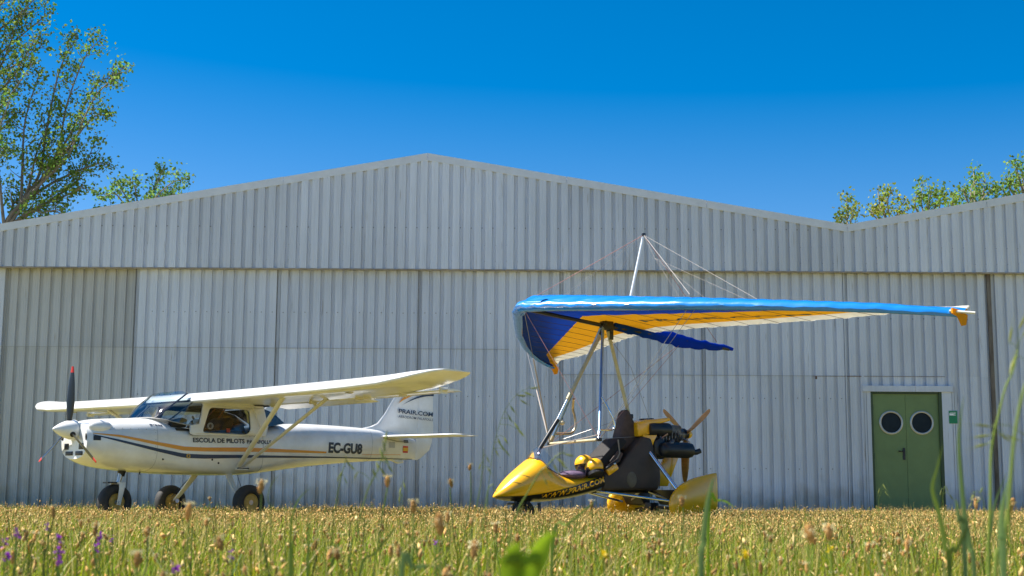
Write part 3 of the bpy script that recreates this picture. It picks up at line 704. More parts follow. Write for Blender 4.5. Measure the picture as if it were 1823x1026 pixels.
for sgn in (-1, 1):
    rings = []
    for (y, xl, xt, zc, tk) in ST:
        ch = 1.28 * (xt - xl) / 1.2
        xt2 = xt if y > 4.0 else xt
        rings.append([(xl + px * (xt - xl), sgn * y, zc - 0.055 + pz * tk * 1.38 + 0.012 * 0 + (0.045 * (1 - tk))) for px, pz in AF])
    wg = MB().loft(rings).build('wing', WHITE, plane, angle=50)
    # flap and aileron, hung just below the trailing edge
    def surf(name, y0, y1, xa, ch, z, droop, m=WHITE):
        rings = []
        for y in np.linspace(y0, y1, 7):
            zz = z + 0.012 * y
            rings.append([(xa + px * ch * cos(droop) + pz * ch * 0.9 * sin(droop), sgn * y, zz - px * ch * sin(droop) + pz * ch * 0.9 * cos(droop)) for px, pz in AF])
        return MB().loft(rings).build(name, m, wg, angle=50)
    surf('flap', 0.62, 2.47, 2.72, 0.33, 1.53, R(7)); surf('aileron', 2.49, 4.0, 2.73, 0.25, 1.532, R(2))
    for y in (0.7, 1.5, 2.4, 2.55, 3.2, 3.9):
        MB().box((2.76, sgn * y, 1.535 + 0.011 * y), (0.12, 0.012, 0.075)).build('hinge_bracket', CREAM, wg)
    b = MB().ell((0, 0, 0), (0.07, 0.016, 0.016), 10, 6); o = b.build('fuel_vent', STEEL, wg); o.location = (2.0, sgn * 3.1, 1.55)
    # struts
    lowF, lowR = (2.33, sgn * 0.53, 0.705), (2.43, sgn * 0.53, 0.735)
    upF, upR = (1.90, sgn * 2.0, 1.545), (2.58, sgn * 2.0, 1.555)
    s1 = MB().tube([lowF, upF], 0.036, 10, flat=0.55).build('wing_strut', CREAM, plane)
    MB().tube([lowR, upR], 0.032, 10, flat=0.55).build('wing_strut', CREAM, plane)
    MB().box((2.38, sgn * 0.545, 0.695), (0.17, 0.07, 0.045)).build('strut_foot', CREAM, plane, bevel=0.012)
    MB().tube([(2.29, sgn * .575, 0.70), (2.47, sgn * .575, 0.70)], 0.009, 6).build('strut_bolt', BLACK, plane)
    m1 = Vector(lowR).lerp(Vector(upR), 0.88); MB().tube([m1, (2.52, sgn * 1.72, 1.56)], 0.012, 6).build('jury_strut', CREAM, plane)
    MB().tube([(2.52, sgn * 0.54, 1.52), (2.68, sgn * 0.55, 1.19)], 0.006, 6).build('door_stay', CREAM, plane)
# antenna on the rear deck
MB().tube([(2.98, -0.1, 1.42), (3.13, -0.1, 1.60)], 0.008, 6).build('antenna', CREAM, plane)
# ---- tail
def foil(zs, name, m, parent, thick=0.10, axis='z', nn=12):
    """zs: list of (span position, leading x, trailing x, offset)"""
    rings = []
    for (s_, xa, xb, off) in zs:
        rg = []
        for i in range(nn + 1):
            t = 0.5 * (1 - cos(pi * i / nn)); rg.append((t, 1))
        for i in range(nn - 1, 0, -1):
            t = 0.5 * (1 - cos(pi * i / nn)); rg.append((t, -1))
        ring_ = []
        for t, sg in rg:
            yt = 5 * thick * (0.2969 * math.sqrt(t) - 0.126 * t - 0.3516 * t * t + 0.2843 * t ** 3 - 0.1015 * t ** 4) * min(xb - xa, 0.8) * sg
            x = xa + (xb - xa) * t
            ring_.append((x, yt, s_) if axis == 'z' else (x, s_, off + yt))
        rings.append(ring_)
    return MB().loft(rings).build(name, m, parent, angle=50)
def foil_y(xa, xb, x, thick):
    t = min(1, max(0.0, (x - xa) / (xb - xa)))
    return 5 * thick * (0.2969 * math.sqrt(t) - 0.126 * t - 0.3516 * t * t + 0.2843 * t ** 3 - 0.1015 * t ** 4) * min(xb - xa, 0.8)
FZ = [(1.27, 4.72, 6.02), (1.33, 4.86, 6.02), (1.37, 5.06, 6.02), (1.42, 5.19, 6.02), (1.55, 5.32, 6.03), (1.77, 5.485, 6.035), (1.96, 5.62, 6.04), (2.02, 5.70, 6.04), (2.045, 5.80, 6.03)]
fin = foil([(z, a, b_, 0) for z, a, b_ in FZ], 'tail_fin', WHITE, plane, 0.08)
rud = foil([(0.90, 5.965, 6.02, 0), (0.93, 5.97, 6.09, 0), (1.06, 5.975, 6.27, 0), (1.19, 5.98, 6.325, 0), (1.32, 6.00, 6.345, 0), (1.6, 6.025, 6.34, 0), (1.88, 6.04, 6.335, 0), (2.03, 6.045, 6.31, 0), (2.05, 6.06, 6.25, 0)], 'rudder', WHITE, plane, 0.06)
def fin_y(x, z):
    xa = float(np.interp(z, [q[0] for q in FZ], [q[1] for q in FZ]))
    y = foil_y(xa, 6.03, x, 0.08) if x < 6.0 else 0.0
    return -(max(y, 0.012) + 0.006) if x < 6.0 else -0.022
letters('lettering', 'PRAIR.COM', lambda u, v: (5.575 + 0.72 * u, -0.05, 1.588 - 0.022 * u + v * 0.068), NAVY, fin, 0.025, 0.1)
letters('lettering', 'AERODROM PALAFOLLS', lambda u, v: (5.575 + 0.72 * u, -0.05, 1.522 - 0.022 * u + v * 0.038), NAVY, fin, 0.008, 0.1)
b = MB(); rows = []
for t in np.linspace(0, 1, 16):
    x = 5.66 + 0.66 * t; z = 1.72 + 0.165 * math.sin(t * pi / 2); rows.append([(x, fin_y(x, z) - 0.01, z), (x, fin_y(x, z) - 0.01, z + 0.05 * t)])
b.grid(rows); b.build('navy_swoosh', NAVY, fin, smooth=False)
b = MB(); rows = []
for t in np.linspace(0, 1, 12):
    x = 5.58 + 0.30 * t; z = 1.73 + 0.14 * t ** 0.8; rows.append([(x, fin_y(x, z) - 0.009, z), (x, fin_y(x, z) - 0.009, z + 0.045 * t * (1.1 - t) * 3.2)])
b.grid(rows); b.build('orange_swoosh', ORANGE, fin, smooth=False)
for sgn in (-1, 1):
    stb = foil([(sgn * 0.10, 5.18, 5.72, 1.225), (sgn * 0.8, 5.27, 5.74, 1.225), (sgn * 1.25, 5.34, 5.77, 1.228), (sgn * 1.36, 5.42, 5.77, 1.23), (sgn * 1.405, 5.55, 5.76, 1.232)], 'stabilizer', WHITE, plane, 0.10, 'y')
    foil([(sgn * 0.14, 5.735, 5.96, 1.222), (sgn * 1.2, 5.77, 5.98, 1.225), (sgn * 1.36, 5.78, 5.96, 1.228), (sgn * 1.40, 5.80, 5.90, 1.23)], 'elevator', WHITE, stb, 0.06, 'y')
MB().tube([(5.20, side_y(5.2, 1.20, 0.003), 1.20), (5.5, side_y(5.5, 1.165, 0.004), 1.165), (5.75, side_y(5.75, 1.15, 0.006), 1.165)], 0.006, 5).build('tail_seam', MATS['seam_grey'], fus)
MB().prism([(5.45, 0.89), (5.70, 0.90), (5.72, 0.85), (5.62, 0.84)], -0.03, 0.03).build('tail_skid', CREAM, plane, bevel=0.01)
# ---- wheels and legs
def wheel(parent, c, r_, wd, name='wheel', steer=0.0, rimm=RIMY):
    wt = empty(name, c, steer, parent=parent)
    h = wd / 2
    tyre = [(r_ * 0.50, -h * .62), (r_ * 0.56, -h * .86), (r_ * .72, -h), (r_ * .88, -h * .88), (r_ * .965, -h * .62), (r_, -h * .28), (r_, h * .28), (r_ * .965, h * .62), (r_ * .88, h * .88), (r_ * .72, h), (r_ * .56, h * .86), (r_ * .50, h * .62)]
    MB().lathe(tyre, 'y', (0, 0, 0), 40, close=True).build('tyre', RUBBER, wt, angle=60)
    rim = [(r_ * .50, -h * .66), (r_ * .46, -h * .74), (r_ * .42, -h * .66), (r_ * .40, -h * .30), (r_ * .22, -h * .24), (r_ * .20, -h * .55), (r_ * .08, -h * .62), (r_ * .02, -h * .6),
           (r_ * .02, h * .6), (r_ * .08, h * .62), (r_ * .20, h * .55), (r_ * .22, h * .24), (r_ * .40, h * .30), (r_ * .42, h * .66), (r_ * .46, h * .74), (r_ * .50, h * .66)]
    MB().lathe(rim, 'y', (0, 0, 0), 32).build('rim', rimm, wt, angle=35)
    MB().lathe([(r_ * .14, -h * .68), (r_ * .14, h * .68)], 'y', (0, 0, 0), 20).build('hub_cap', STEEL, wt)
    return wt
for sgn in (-1, 1):
    wheel(plane, (2.26, sgn * 0.88, 0.262), 0.222, 0.165)
    b = MB(); rings = []
    for t in np.linspace(0, 1, 9):
        x = 2.30 - 0.07 * t + 0.02 * t * t; y = sgn * (0.36 + 0.40 * t - 0.02 * math.sin(t * pi)); z = 0.64 - 0.36 * t; wd = 0.10 - 0.04 * t
        rings.append([(x - wd / 2, y, z - 0.012), (x + wd / 2, y, z - 0.012), (x + wd / 2, y, z + 0.012), (x - wd / 2, y, z + 0.012)])
    b.loft(rings); b.build('landing_gear_leg', CREAM, plane, bevel=0.004)
    MB().tube([(2.25, sgn * 0.70, 0.275), (2.255, sgn * 0.82, 0.265)], 0.03, 12).build('axle', STEEL, plane)
    MB().tube([(2.34, sgn * .5, 0.62), (2.27, sgn * .72, 0.42), (2.2, sgn * 0.76, 0.33)], 0.004, 5).build('brake_hose', BLACK, plane)
wheel(plane, (0.865, 0, 0.255), 0.222, 0.165)
MB().tube([(0.955, 0, 0.70), (0.925, 0, 0.56), (0.905, 0, 0.49)], [0.036, 0.03, 0.026], 12).build('nose_gear_leg', STEEL, plane)
MB().lathe([(0.06, 0.0), (0.045, -0.05), (0.034, -0.09), (0.034, 0.0)], 'z', (0.95, 0, 0.665), 16).build('leg_collar', BLACK, plane)
b = MB()
for sgn in (-1, 1):
    b.prism([(0.835, 0.225), (0.885, 0.215), (0.935, 0.44), (0.945, 0.50), (0.855, 0.50), (0.86, 0.42)], sgn * 0.098, sgn * 0.112)
b.box((0.90, 0, 0.495), (0.09, 0.21, 0.02)); b.build('nose_fork', WHITE, plane, bevel=0.003)
MB().box((0.80, 0, 0.497), (0.15, 0.12, 0.02)).build('mud_guard', BLACK, plane)
MB().lathe([(0.004, -0.13), (0.014, -0.13), (0.014, 0.13), (0.004, 0.13)], 'y', (0.862, 0, 0.255), 12).build('axle', STEEL, plane)
MB().tube([(1.08, -.2, 0.60), (1.08, -.2, 0.635)], 0.01, 8).build('drain', BLACK, plane)

# ------------------------------------------------------------------ weight-shift trike with its delta wing
# local frame: X aft, Y starboard (away from the camera), Z up; origin on the ground under the hang point
trike = empty('ultralight_trike', (1.2156, 17.8797, 0), R(27), 'yellow and black open trike carrying a blue, yellow and white delta wing', 'ultralight')
PITW, ROLW = 0.1145, -0.0182
# wing frame in trike coordinates: nose at NW, a along the keel, s to port, u up
_dn = Vector((0.07973 - 1.2156, 17.3 - 17.8797, 0)); _c, _s = cos(R(27)), sin(R(27))
NW = Vector((_dn.x * _c + _dn.y * _s, -_dn.x * _s + _dn.y * _c, 2.7075))
_a = Vector((cos(PITW), 0, -sin(PITW))); _u = Vector((sin(PITW), 0, cos(PITW))); _p = Vector((0, -1, 0))
_p2 = _p * cos(ROLW) + _u * sin(ROLW); _u2 = _u * cos(ROLW) - _p * sin(ROLW)
def WG(a, s, u): return NW + _a * a + _p2 * s + _u2 * u
LEs = [0, .35, 1.0, 2.05, 2.93, 3.5, 3.9, 4.25, 4.42, 4.49]
LEa = [0.0, .13, .48, 1.04, 1.59, 1.99, 2.32, 2.65, 2.85, 2.97]
TEa = [2.0, 1.98, 2.12, 2.42, 2.68, 2.82, 2.90, 2.97, 3.02, 3.06]
def le(s): return float(np.interp(abs(s), LEs, LEa))
def te(s): return float(np.interp(abs(s), LEs, TEa))
def washout(s): t = abs(s) / 4.5; return 0.10 * t * t
# thickness and lower-surface shape
def wing_z(s, c, top):
    ch = te(s) - le(s); t = abs(s) / 4.49
    th = (0.20 * (1 - t) + 0.05) * min(1, ch / 0.6)
    arch = 0.035 * (1 - t) * 4 * c * (1 - c)
    prof = 1.9 * math.sqrt(max(c, 0)) * (1 - c) ** 1.1 if top else 0
    nose = -0.045 * (1 - t * .5) * math.sqrt(max(0, 1 - ((c * ch - .07) / .07) ** 2)) if c * ch < 0.14 else 0
    wave = (0.018 * sin(abs(s) * 17 - c * 46) * max(0, 1 - abs(s) / 3.2) + 0.004 * sin(abs(s) * 29 + c * 20)) * min(1, c / 0.03) * (1 - c)
    return washout(s) * c + arch + (th * prof if top else nose * 0.9) + wave * (1 if top else .5)
SS = np.concatenate([np.linspace(0, 4.2, 85), np.linspace(4.24, 4.49, 8)])
CC = np.concatenate([np.linspace(0, 1, 9) ** 2 * 0.16, np.linspace(0.19, 1, 22)])
def patch(name, c0f, c1f, top, m, parent, n=14, off=0.0, smin=0.0, smax=4.49, sides=(-1, 1), thick=0):
    out = []
    for sg in sides:
        rows = []
        for s in SS:
            if s < smin - 1e-6 or s > smax + 1e-6: continue
            c0, c1 = c0f(s), c1f(s)
            cs = [c0 + (c1 - c0) * (k / n) ** (1.8 if c0 == 0 else 1) for k in range(n + 1)]
            rows.append([tuple(WG(le(s) + c * (te(s) - le(s)), sg * s, wing_z(s, c, top) + off)) for c in cs])
        if len(rows) > 1: out.append(MB().grid(rows).build(name, m, parent, angle=80))
    return out
def cof(s, a): ch = te(s) - le(s); return max(0, min(1, (a - le(s)) / ch))
blue_a = lambda s: float(np.interp(s, [0, 3.62, 4.3, 4.49], [0.92, 2.36, 2.80, 2.98]))
white_a = lambda s: te(s) - float(np.interp(s, [0, 1, 3.9, 4.2, 4.49], [0.16, 0.20, 0.26, 0.14, 0.02]))
for sg in (-1, 1):
    top_front = patch('leading_edge_panel', lambda s: 0, lambda s: cof(s, le(s) + min(0.55, 0.62 * (te(s) - le(s)))), True, BLUET, trike, 16, sides=(sg,))[0]
    patch('upper_sail_panel', lambda s: cof(s, le(s) + min(0.55, 0.62 * (te(s) - le(s)))), lambda s: 1, True, WSAIL, trike, 8, sides=(sg,))
    patch('blue_sail_panel', lambda s: 0, lambda s: cof(s, blue_a(s)), False, BLUEU, trike, 16, sides=(sg,))
    patch('yellow_sail_panel', lambda s: cof(s, blue_a(s)), lambda s: cof(s, max(blue_a(s), white_a(s))), False, YELF, trike, 8, sides=(sg,))
    # scalloped white trailing edge
    rows = []
    for s in SS:
        wv = 0.022 * abs(sin(s * pi / 0.46)) - 0.012
        c0 = cof(s, max(blue_a(s), white_a(s)) ); rows.append([tuple(WG(le(s) + (c0 + (1 - c0) * t) * (te(s) - le(s)) + wv * t, sg * s, wing_z(s, c0 + (1 - c0) * t, False) + 0.006 * sin(s * 27) * t)) for t in np.linspace(0, 1, 6)])
    MB().grid(rows).build('trailing_edge_panel', WSAIL, trike, angle=80)
    # silver mylar lip under the leading edge
    rows = []
    for s in SS:
        if s > 4.46: continue
        t = s / 4.49; hgt = 0.078 - 0.03 * t; wr = (0.004 + 0.010 * max(0, 1 - s / 2.0)) * sin(s * 31) + 0.004 * sin(s * 13 + 1)
        zt_ = wing_z(s, 0.02 / max(.3, te(s) - le(s)), True)
        rows.append([tuple(WG(le(s) + .02 + dx * (1 - .5 * t), sg * s, q)) for dx, q in ((0.0, zt_ + .004), (-0.035, zt_ * .55 + wr * .5), (-0.055, -0.02 + wr), (-0.05, -hgt * .45 + wr), (-0.028, -hgt * .8), (0.005, -hgt), (0.04, -hgt * 1.0), (0.075, -hgt * .8), (0.10, -hgt * .4))])
    MB().grid(rows).build('leading_edge_lip', BLUET, trike)
    # battens under the sail
    for s in np.arange(0.42, 4.2, 0.42):
        pts = [WG(le(s) + c * (te(s) - le(s)), sg * s, wing_z(s, c, False) - 0.008) for c in np.linspace(0.16, 0.99, 7)]
        MB().tube(pts, 0.0024, 5).build('batten', mat('batten_pocket', (0.09, 0.07, 0.08), 0.7), trike)
    # wing tip fin
    tp = WG(le(4.44), sg * 4.44, 0.02)
    b = MB(); P_ = [(-0.05, 0.035), (0.09, 0.03), (0.17, -0.01), (0.155, -0.115), (0.11, -0.13), (0.04, -0.04), (-0.04, -0.02)]
    b.add([tuple(WG(le(4.44) + a, sg * (4.47 + 0.012), z)) for a, z in P_] + [tuple(WG(le(4.44) + a, sg * (4.47 - 0.012), z)) for a, z in P_], [tuple(range(7)), tuple(range(13, 6, -1))] + [(k, (k + 1) % 7, (k + 1) % 7 + 7, k + 7) for k in range(7)])
    b.build('tip_fin', YELF, trike, smooth=False)
    MB().tube([WG(le(4.42), sg * 4.42, 0.01), WG(le(4.42) + .17, sg * 4.62, 0.0)], 0.014, 8).build('tip_rod', CREAM, trike)
# nose cone and keel
rings = []
for t in np.linspace(0, 1, 8):
    s_ = 0.36 - 0.72 * t; a = le(s_) - 0.02
    rings.append([tuple(WG(a + 0.16 - 0.16 * cos(q), s_, 0.015 + 0.075 * sin(q) * (1 if sin(q) > 0 else .9))) for q in np.linspace(-1.5, 1.9, 12)])
MB().grid(rings).build('nose_cone', BLUET, trike)
MB().tube([WG(0.05, 0, -0.03), WG(1.3, 0, -0.035), WG(3.2, 0, -0.01)], 0.025, 10).build('keel_tube', mat('black_tube', (0.02, 0.02, 0.02), 0.4), trike)
rings = []
for t in np.linspace(0, 1, 26):
    a = 1.40 + 1.86 * t; h = float(np.interp(t, [0, 0.25, 0.55, 0.62, 0.85, 1], [0.10, 0.14, 0.185, 0.15, 0.10, 0.045])); wv = 0.008 * sin(t * 43) + 0.006 * sin(t * 91 + 1)
    z1 = float(np.interp(t, [0, 0.25, 0.55, 0.62, 1], [0.03, 0.055, 0.06, 0.035, 0.03])) + wv
    z0 = z1 - h; wd = 0.034
    rings.append([tuple(WG(a, wd * cos(q) * (0.8 + .2 * sin(q)) + 0.004 * sin(t * 60 + q), (z0 + z1) / 2 + h / 2 * sin(q))) for q in np.linspace(0, 2 * pi, 15)[:-1]])
MB().loft(rings).build('keel_pocket', BLUEU, trike)
# sail lettering under the near panel (only a sliver of it shows)
yl = [o for o in trike.children if o.name.startswith('yellow_sail_panel')]
letters('sail_lettering', 'PRAIR.COM', lambda u, v: tuple(WG(le(0.5 + 2.3 * u) + (0.68 + 0.065 * (1 - v)) * (te(0.5 + 2.3 * u) - le(0.5 + 2.3 * u)), 0.5 + 2.3 * u, wing_z(0.5 + 2.3 * u, 0.68 + 0.065 * (1 - v), False) - 0.006)), DARKTXT, [o for o in yl][0], 0.02)
# kingpost and upper rigging
KP = WG(1.70, 0, 1.255)
MB().tube([WG(1.56, 0, 0.05), KP], 0.019, 10).build('king_post', mat('pale_tube', (0.62, 0.66, 0.70), 0.35, coat=.4), trike)
MB().box(KP, (0.05, 0.035, 0.05)).build('king_post_cap', BLACK, trike, bevel=0.008)
def wire(pts, r_=0.0035, m=WIRE): MB().tube(pts, r_, 5, cap=False).build('rigging_wire', m, trike)
wire([KP, WG(0.22, 0, 0.15)], 0.004, WIRER)
for sg in (-1, 1):
    wm = WIREW if sg > 0 else WIRE; k_ = 1 if sg > 0 else 0.6
    wire([KP, WG(le(2.05) + .12, sg * 2.05, 0.13)], 0.0034 * k_, wm)
    wire([KP, WG(le(2.35) + .9, sg * 2.45, 0.07)], 0.0024 * k_, wm)
    wire([KP, WG(1.75, sg * .25, 0.92), WG(te(0.9), sg * 0.9, 0.01)], 0.0017 * k_, wm)
    wire([WG(1.75, sg * .25, 0.92), WG(te(1.5), sg * 1.5, 0.02)], 0.0017 * k_, wm)
    wire([WG(1.75, sg * .25, 0.92), WG(te(2.3), sg * 2.3, 0.03)], 0.0017 * k_, wm)
wire([KP, WG(3.0, 0, 0.05)], 0.004, WIRER)
# hang bracket
HP = Vector((0, 0, 2.52))
b = MB().box((0.0, 0, 2.53), (0.16, 0.09, 0.11)); b.tube([(-0.04, -0.06, 2.56), (-0.04, 0.06, 2.56)], 0.03, 10); b.tube([(0.05, -0.05, 2.47), (0.05, 0.05, 2.47)], 0.028, 10); b.box((0.06, 0, 2.42), (0.06, 0.05, 0.14))
b.build('hang_bracket', BLACK, trike, bevel=0.006)
# control frame
BF, BN = Vector((-0.40, 0.78, 1.04)), Vector((-0.60, -0.82, 1.035)); AP = Vector((-0.07, 0, 2.50))
for e, m in ((BF, BLUETUBE), (BN, BLUETUBE)):
    t_ = MB().tube([AP + Vector((0, e.y * 0.03, 0)), e], 0.019, 10).build('control_frame_upright', m, trike)
    MB().tube([AP.lerp(e, 0.93), AP.lerp(e, 1.0)], 0.024, 10).build('upright_fitting', BEIGET if e is BF else ALU, t_)
MB().tube([BF, BN], 0.018, 10).build('control_bar', BEIGET, trike)
for e in (BF, BN): MB().box(e, (0.06, 0.05, 0.04)).build('corner_fitting', BLACK, trike, bevel=0.008)
# trainer bars
MB().tube(spl([(-0.175, 0.55, 1.62), (-0.10, 0.70, 1.50), (-0.05, 0.74, 1.40), (-0.04, 0.74, 1.27), (-0.10, 0.74, 1.19), (-0.20, 0.74, 1.175), (-0.37, 0.74, 1.17)], 5), 0.017, 8).build('training_bar', mat('bent_steel_bar', (0.5, 0.42, 0.3), 0.3, metal=0.7), trike)
MB().tube(spl([(-0.50, -0.72, 1.55), (-0.44, -0.78, 1.40), (-0.385, -0.8, 1.27), (-0.375, -0.8, 1.19), (-0.42, -0.8, 1.155), (-0.57, -0.8, 1.15)], 5), 0.011, 8).build('training_bar', ALU, trike)
# lower rigging
NP = WG(0.08, 0, -0.03)
wire([NP, NP.lerp(BF, 0.36)], 0.003, WIRE); MB().tube([NP.lerp(BF, 0.36), BF], 0.009, 6).build('rigging_wire', WIREW, trike)
FX = WG(le(2.35) + .1, -2.35, -0.05); NX = WG(le(2.05) + .1, 2.05, -0.05)
wire([FX, FX.lerp(BF, 0.5)], 0.003, WIRE); MB().tube([FX.lerp(BF, 0.5), BF], 0.009, 6).build('rigging_wire', WIREW, trike)
wire([NP, BN], 0.003, WIRER)
wire([NX, BN], 0.0035); wire([WG(le(2.05) + .16, 2.12, -0.05), BN + Vector((0.02, 0, 0.03))], 0.003)
RK = WG(2.42, 0, -0.08)
wire([RK, BF], 0.003, WIRER); wire([RK, BN], 0.003, WIRER)
wire([(0.02, 0.02, 2.42), (0.30, -0.1, 2.0), (0.52, -0.18, 1.35)], 0.003)
wire([BN + Vector((0, 0, 0.06)), (-0.95, 0.02, 0.95)], 0.007, WIREW); wire([BN + Vector((0, 0.1, 0.01)), (0.38, -0.1, 1.12)], 0.003, WIRE)
wire([BF, (0.34, 0.05, 1.38)], 0.003, WIRE)
# ---- trike body
PS = [(-1.60, .345, .365, .02), (-1.55, .328, .43, .085), (-1.47, .315, .52, .15), (-1.36, .305, .625, .205), (-1.22, .30, .735, .25), (-1.10, .30, .825, .275), (-1.04, .30, .862, .285), (-0.97, .302, .80, .29), (-0.90, .306, .712, .295), (-0.82, .315, .645, .30), (-0.70, .33, .608, .30), (-0.56, .352, .598, .30), (-0.42, .38, .608, .295), (-0.30, .41, .635, .288), (-0.20, .435, .662, .28)]
px_ = np.linspace(-1.60, -0.20, 60)
PI_ = lambda i, x: float(np.interp(x, [q[0] for q in PS], [q[i] for q in PS]))
sm = {}
for i in (1, 2, 3):
    y = np.array([PI_(i, x) for x in px_]); yp = np.concatenate([2 * y[0] - y[1:4][::-1], y, 2 * y[-1] - y[-4:-1][::-1]]); sm[i] = np.convolve(yp, np.ones(7) / 7, 'valid')
def pod(i, x): return float(np.interp(x, px_, sm[i]))
def pod_y(x, z, off, sg):
    zb, zt, hw = pod(1, x), pod(2, x), pod(3, x); zc, hh = (zb + zt) / 2, (zt - zb) / 2; q = min(.999, abs(z - zc) / hh)
    e = 2.4; return sg * (hw * (1 - q ** e) ** (1 / e) + off)
rings = []
for x in px_:
    zb, zt, hw = pod(1, x), pod(2, x), max(.012, pod(3, x)); zc, hh = (zb + zt) / 2, max(.008, (zt - zb) / 2); rg = []
    for k in range(36):
        a = 2 * pi * k / 36; c, s_ = cos(a), sin(a); rg.append((x, hw * math.copysign(abs(c) ** (2 / 2.4), c), zc + hh * math.copysign(abs(s_) ** (2 / 2.4), s_)))
    rings.append(rg)
podo = MB().loft(rings).build('pod', YEL, trike, angle=70)
# black lower band wraps under the belly
BT = [(-1.60, .352), (-1.42, .357), (-1.25, .365), (-1.07, .388), (-0.85, .435), (-0.64, .488), (-0.42, .553), (-0.20, .622)]
bt = lambda x: float(np.interp(x, [q[0] for q in BT], [q[1] for q in BT]))
rows = []
for x in px_[1:]:
    zb = pod(1, x); z1 = max(zb + .012, min(bt(x), pod(2, x) - .02)); zs = [zb + (z1 - zb) * t for t in (0.002, 0.01, 0.03, .06, .1, .16, .25, .36, .5, .75, 1)]
    rows.append([(x, pod_y(x, z, 0.007, -1), z - .007 * (1 - i / 10) ** 2) for i, z in list(enumerate(zs))[::-1]] + [(x, pod_y(x, z, 0.007, 1), z - .007 * (1 - i / 10) ** 2) for i, z in enumerate(zs)])
MB().grid(rows).build('belly_band', mat('black_gelcoat', (0.012, 0.012, 0.013), 0.3, coat=0.4, var=.2, scale=6), podo)
def podtxt(sg):
    def fn(u, v):
        x = (-1.06 + 0.85 * u) if sg < 0 else (-0.21 - 0.85 * u)
        z = bt(x) - 0.079 + v * 0.068
        return (x, pod_y(x, z, 0.011, sg), z)
    return fn
for sg in (-1, 1): letters('lettering', 'WWW.PRAIR.COM', podtxt(sg), YEL, podo, 0.034, 0.0, 1.06)
# panel seams on the nose
for x0_ in (-1.43, -1.33):
    MB().tube([(x0_ + 0.10 * t, pod_y(x0_ + .1 * t, pod(2, x0_ + .1 * t) - 0.025 - 0.11 * t, 0.001, -1), pod(2, x0_ + .1 * t) - 0.025 - 0.11 * t) for t in np.linspace(0, 1, 8)], 0.0025, 5).build('pod_seam', mat('dark_seam', (0.10, 0.06, 0.01), 0.6), podo)
# windshield: tapering clear screen over the front cowl, black edge strip
rowb = []; rowt = []
for t in np.linspace(-1, 1, 21):
    a = abs(t); x = -1.10 + 0.42 * a ** 1.3; y = 0.275 * math.sin(t * pi / 2) if a < 1 else 0.275 * t
    z = pod(2, x) - 0.01 if a < .45 else min(pod(2, x) + .005, pod(2, x)) - 0.02 - 0.05 * a
    z = float(np.interp(a, [0, .3, .6, .85, 1], [.835, .80, .70, .625, .61]))
    hgt = float(np.interp(a, [0, .25, .5, .8, 1], [.125, .13, .115, .05, .003]))
    x = float(np.interp(a, [0, .3, .6, .85, 1], [-1.11, -1.08, -0.99, -0.86, -0.78])); y = t / max(a, .001) * float(np.interp(a, [0, .3, .6, .85, 1], [0, .15, .255, .295, .298]))
    rowb.append((x, y, z)); rowt.append((x + hgt * .75, y * .93, z + hgt))
rows = [[tuple(Vector(p).lerp(Vector(q), t) + Vector((-0.012, 0, 0.01)) * sin(t * pi)) for p, q in zip(rowb, rowt)] for t in np.linspace(0, 1, 5)]
MB().grid(rows).build('windscreen', CLEAR, trike, angle=80)
MB().tube(rowb, 0.005, 6).build('windscreen_seal', BLACK, trike)
# dark side fairing round the seat base
SP = [(-0.215, .44), (-0.20, .66), (-0.12, .68), (0.03, .74), (0.14, .87), (0.25, 1.0), (0.38, 1.12), (0.50, 1.10), (0.56, .93), (0.63, .78), (0.64, .60), (0.60, .45)]
b = MB().prism(SP, -0.265, 0.265); o = b.build('seat_fairing', BROWNF, trike, bevel=0.035, seg=3)
b = MB().ell((0.20, -0.262, 0.575), (0.075, 0.02, 0.10), 16, 10); pk = b.build('fairing_pocket', mat('faded_pocket', (0.13, 0.11, 0.075), 0.7, var=.3, scale=9), o)
MB().tube([(0.60, -0.27, .47), (0.66, -0.2, .62), (0.52, -0.27, .94)], 0.006, 5).build('fairing_piping', BLACK, o)
# seats
fs = MB().prism([(-0.42, .62), (-0.30, .60), (-0.13, .64), (0.02, .86), (0.19, 1.05), (0.13, 1.10), (0.06, 1.09), (-0.16, .88), (-0.24, .80), (-0.30, .70)], -0.20, 0.20).build('front_seat', mat('black_seat_vinyl', (0.016, 0.014, 0.014), 0.8, var=.3, scale=8), trike, bevel=0.03)
MB().prism([(-0.10, .80), (0.02, .93), (0.10, .90), (0.05, .80), (-0.05, .74)], -0.235, -0.205).build('seat_side_panel', SEATF, fs, bevel=0.01)
MB().prism([(0.14, .95), (0.13, 1.12), (0.18, 1.29), (0.215, 1.42), (0.25, 1.465), (0.285, 1.44), (0.36, 1.29), (0.42, 1.12), (0.40, .95)], -0.105, 0.105).build('rear_seat', SEATF, trike, bevel=0.035, seg=3)
MB().tube([(0.03, -0.22, 1.07), (0.04, -0.24, .90), (-0.05, -0.26, .76), (-0.16, -0.27, .68)], 0.009, 6).build('seat_belt', mat('grey_webbing', (0.25, 0.22, 0.18), 0.8), trike)
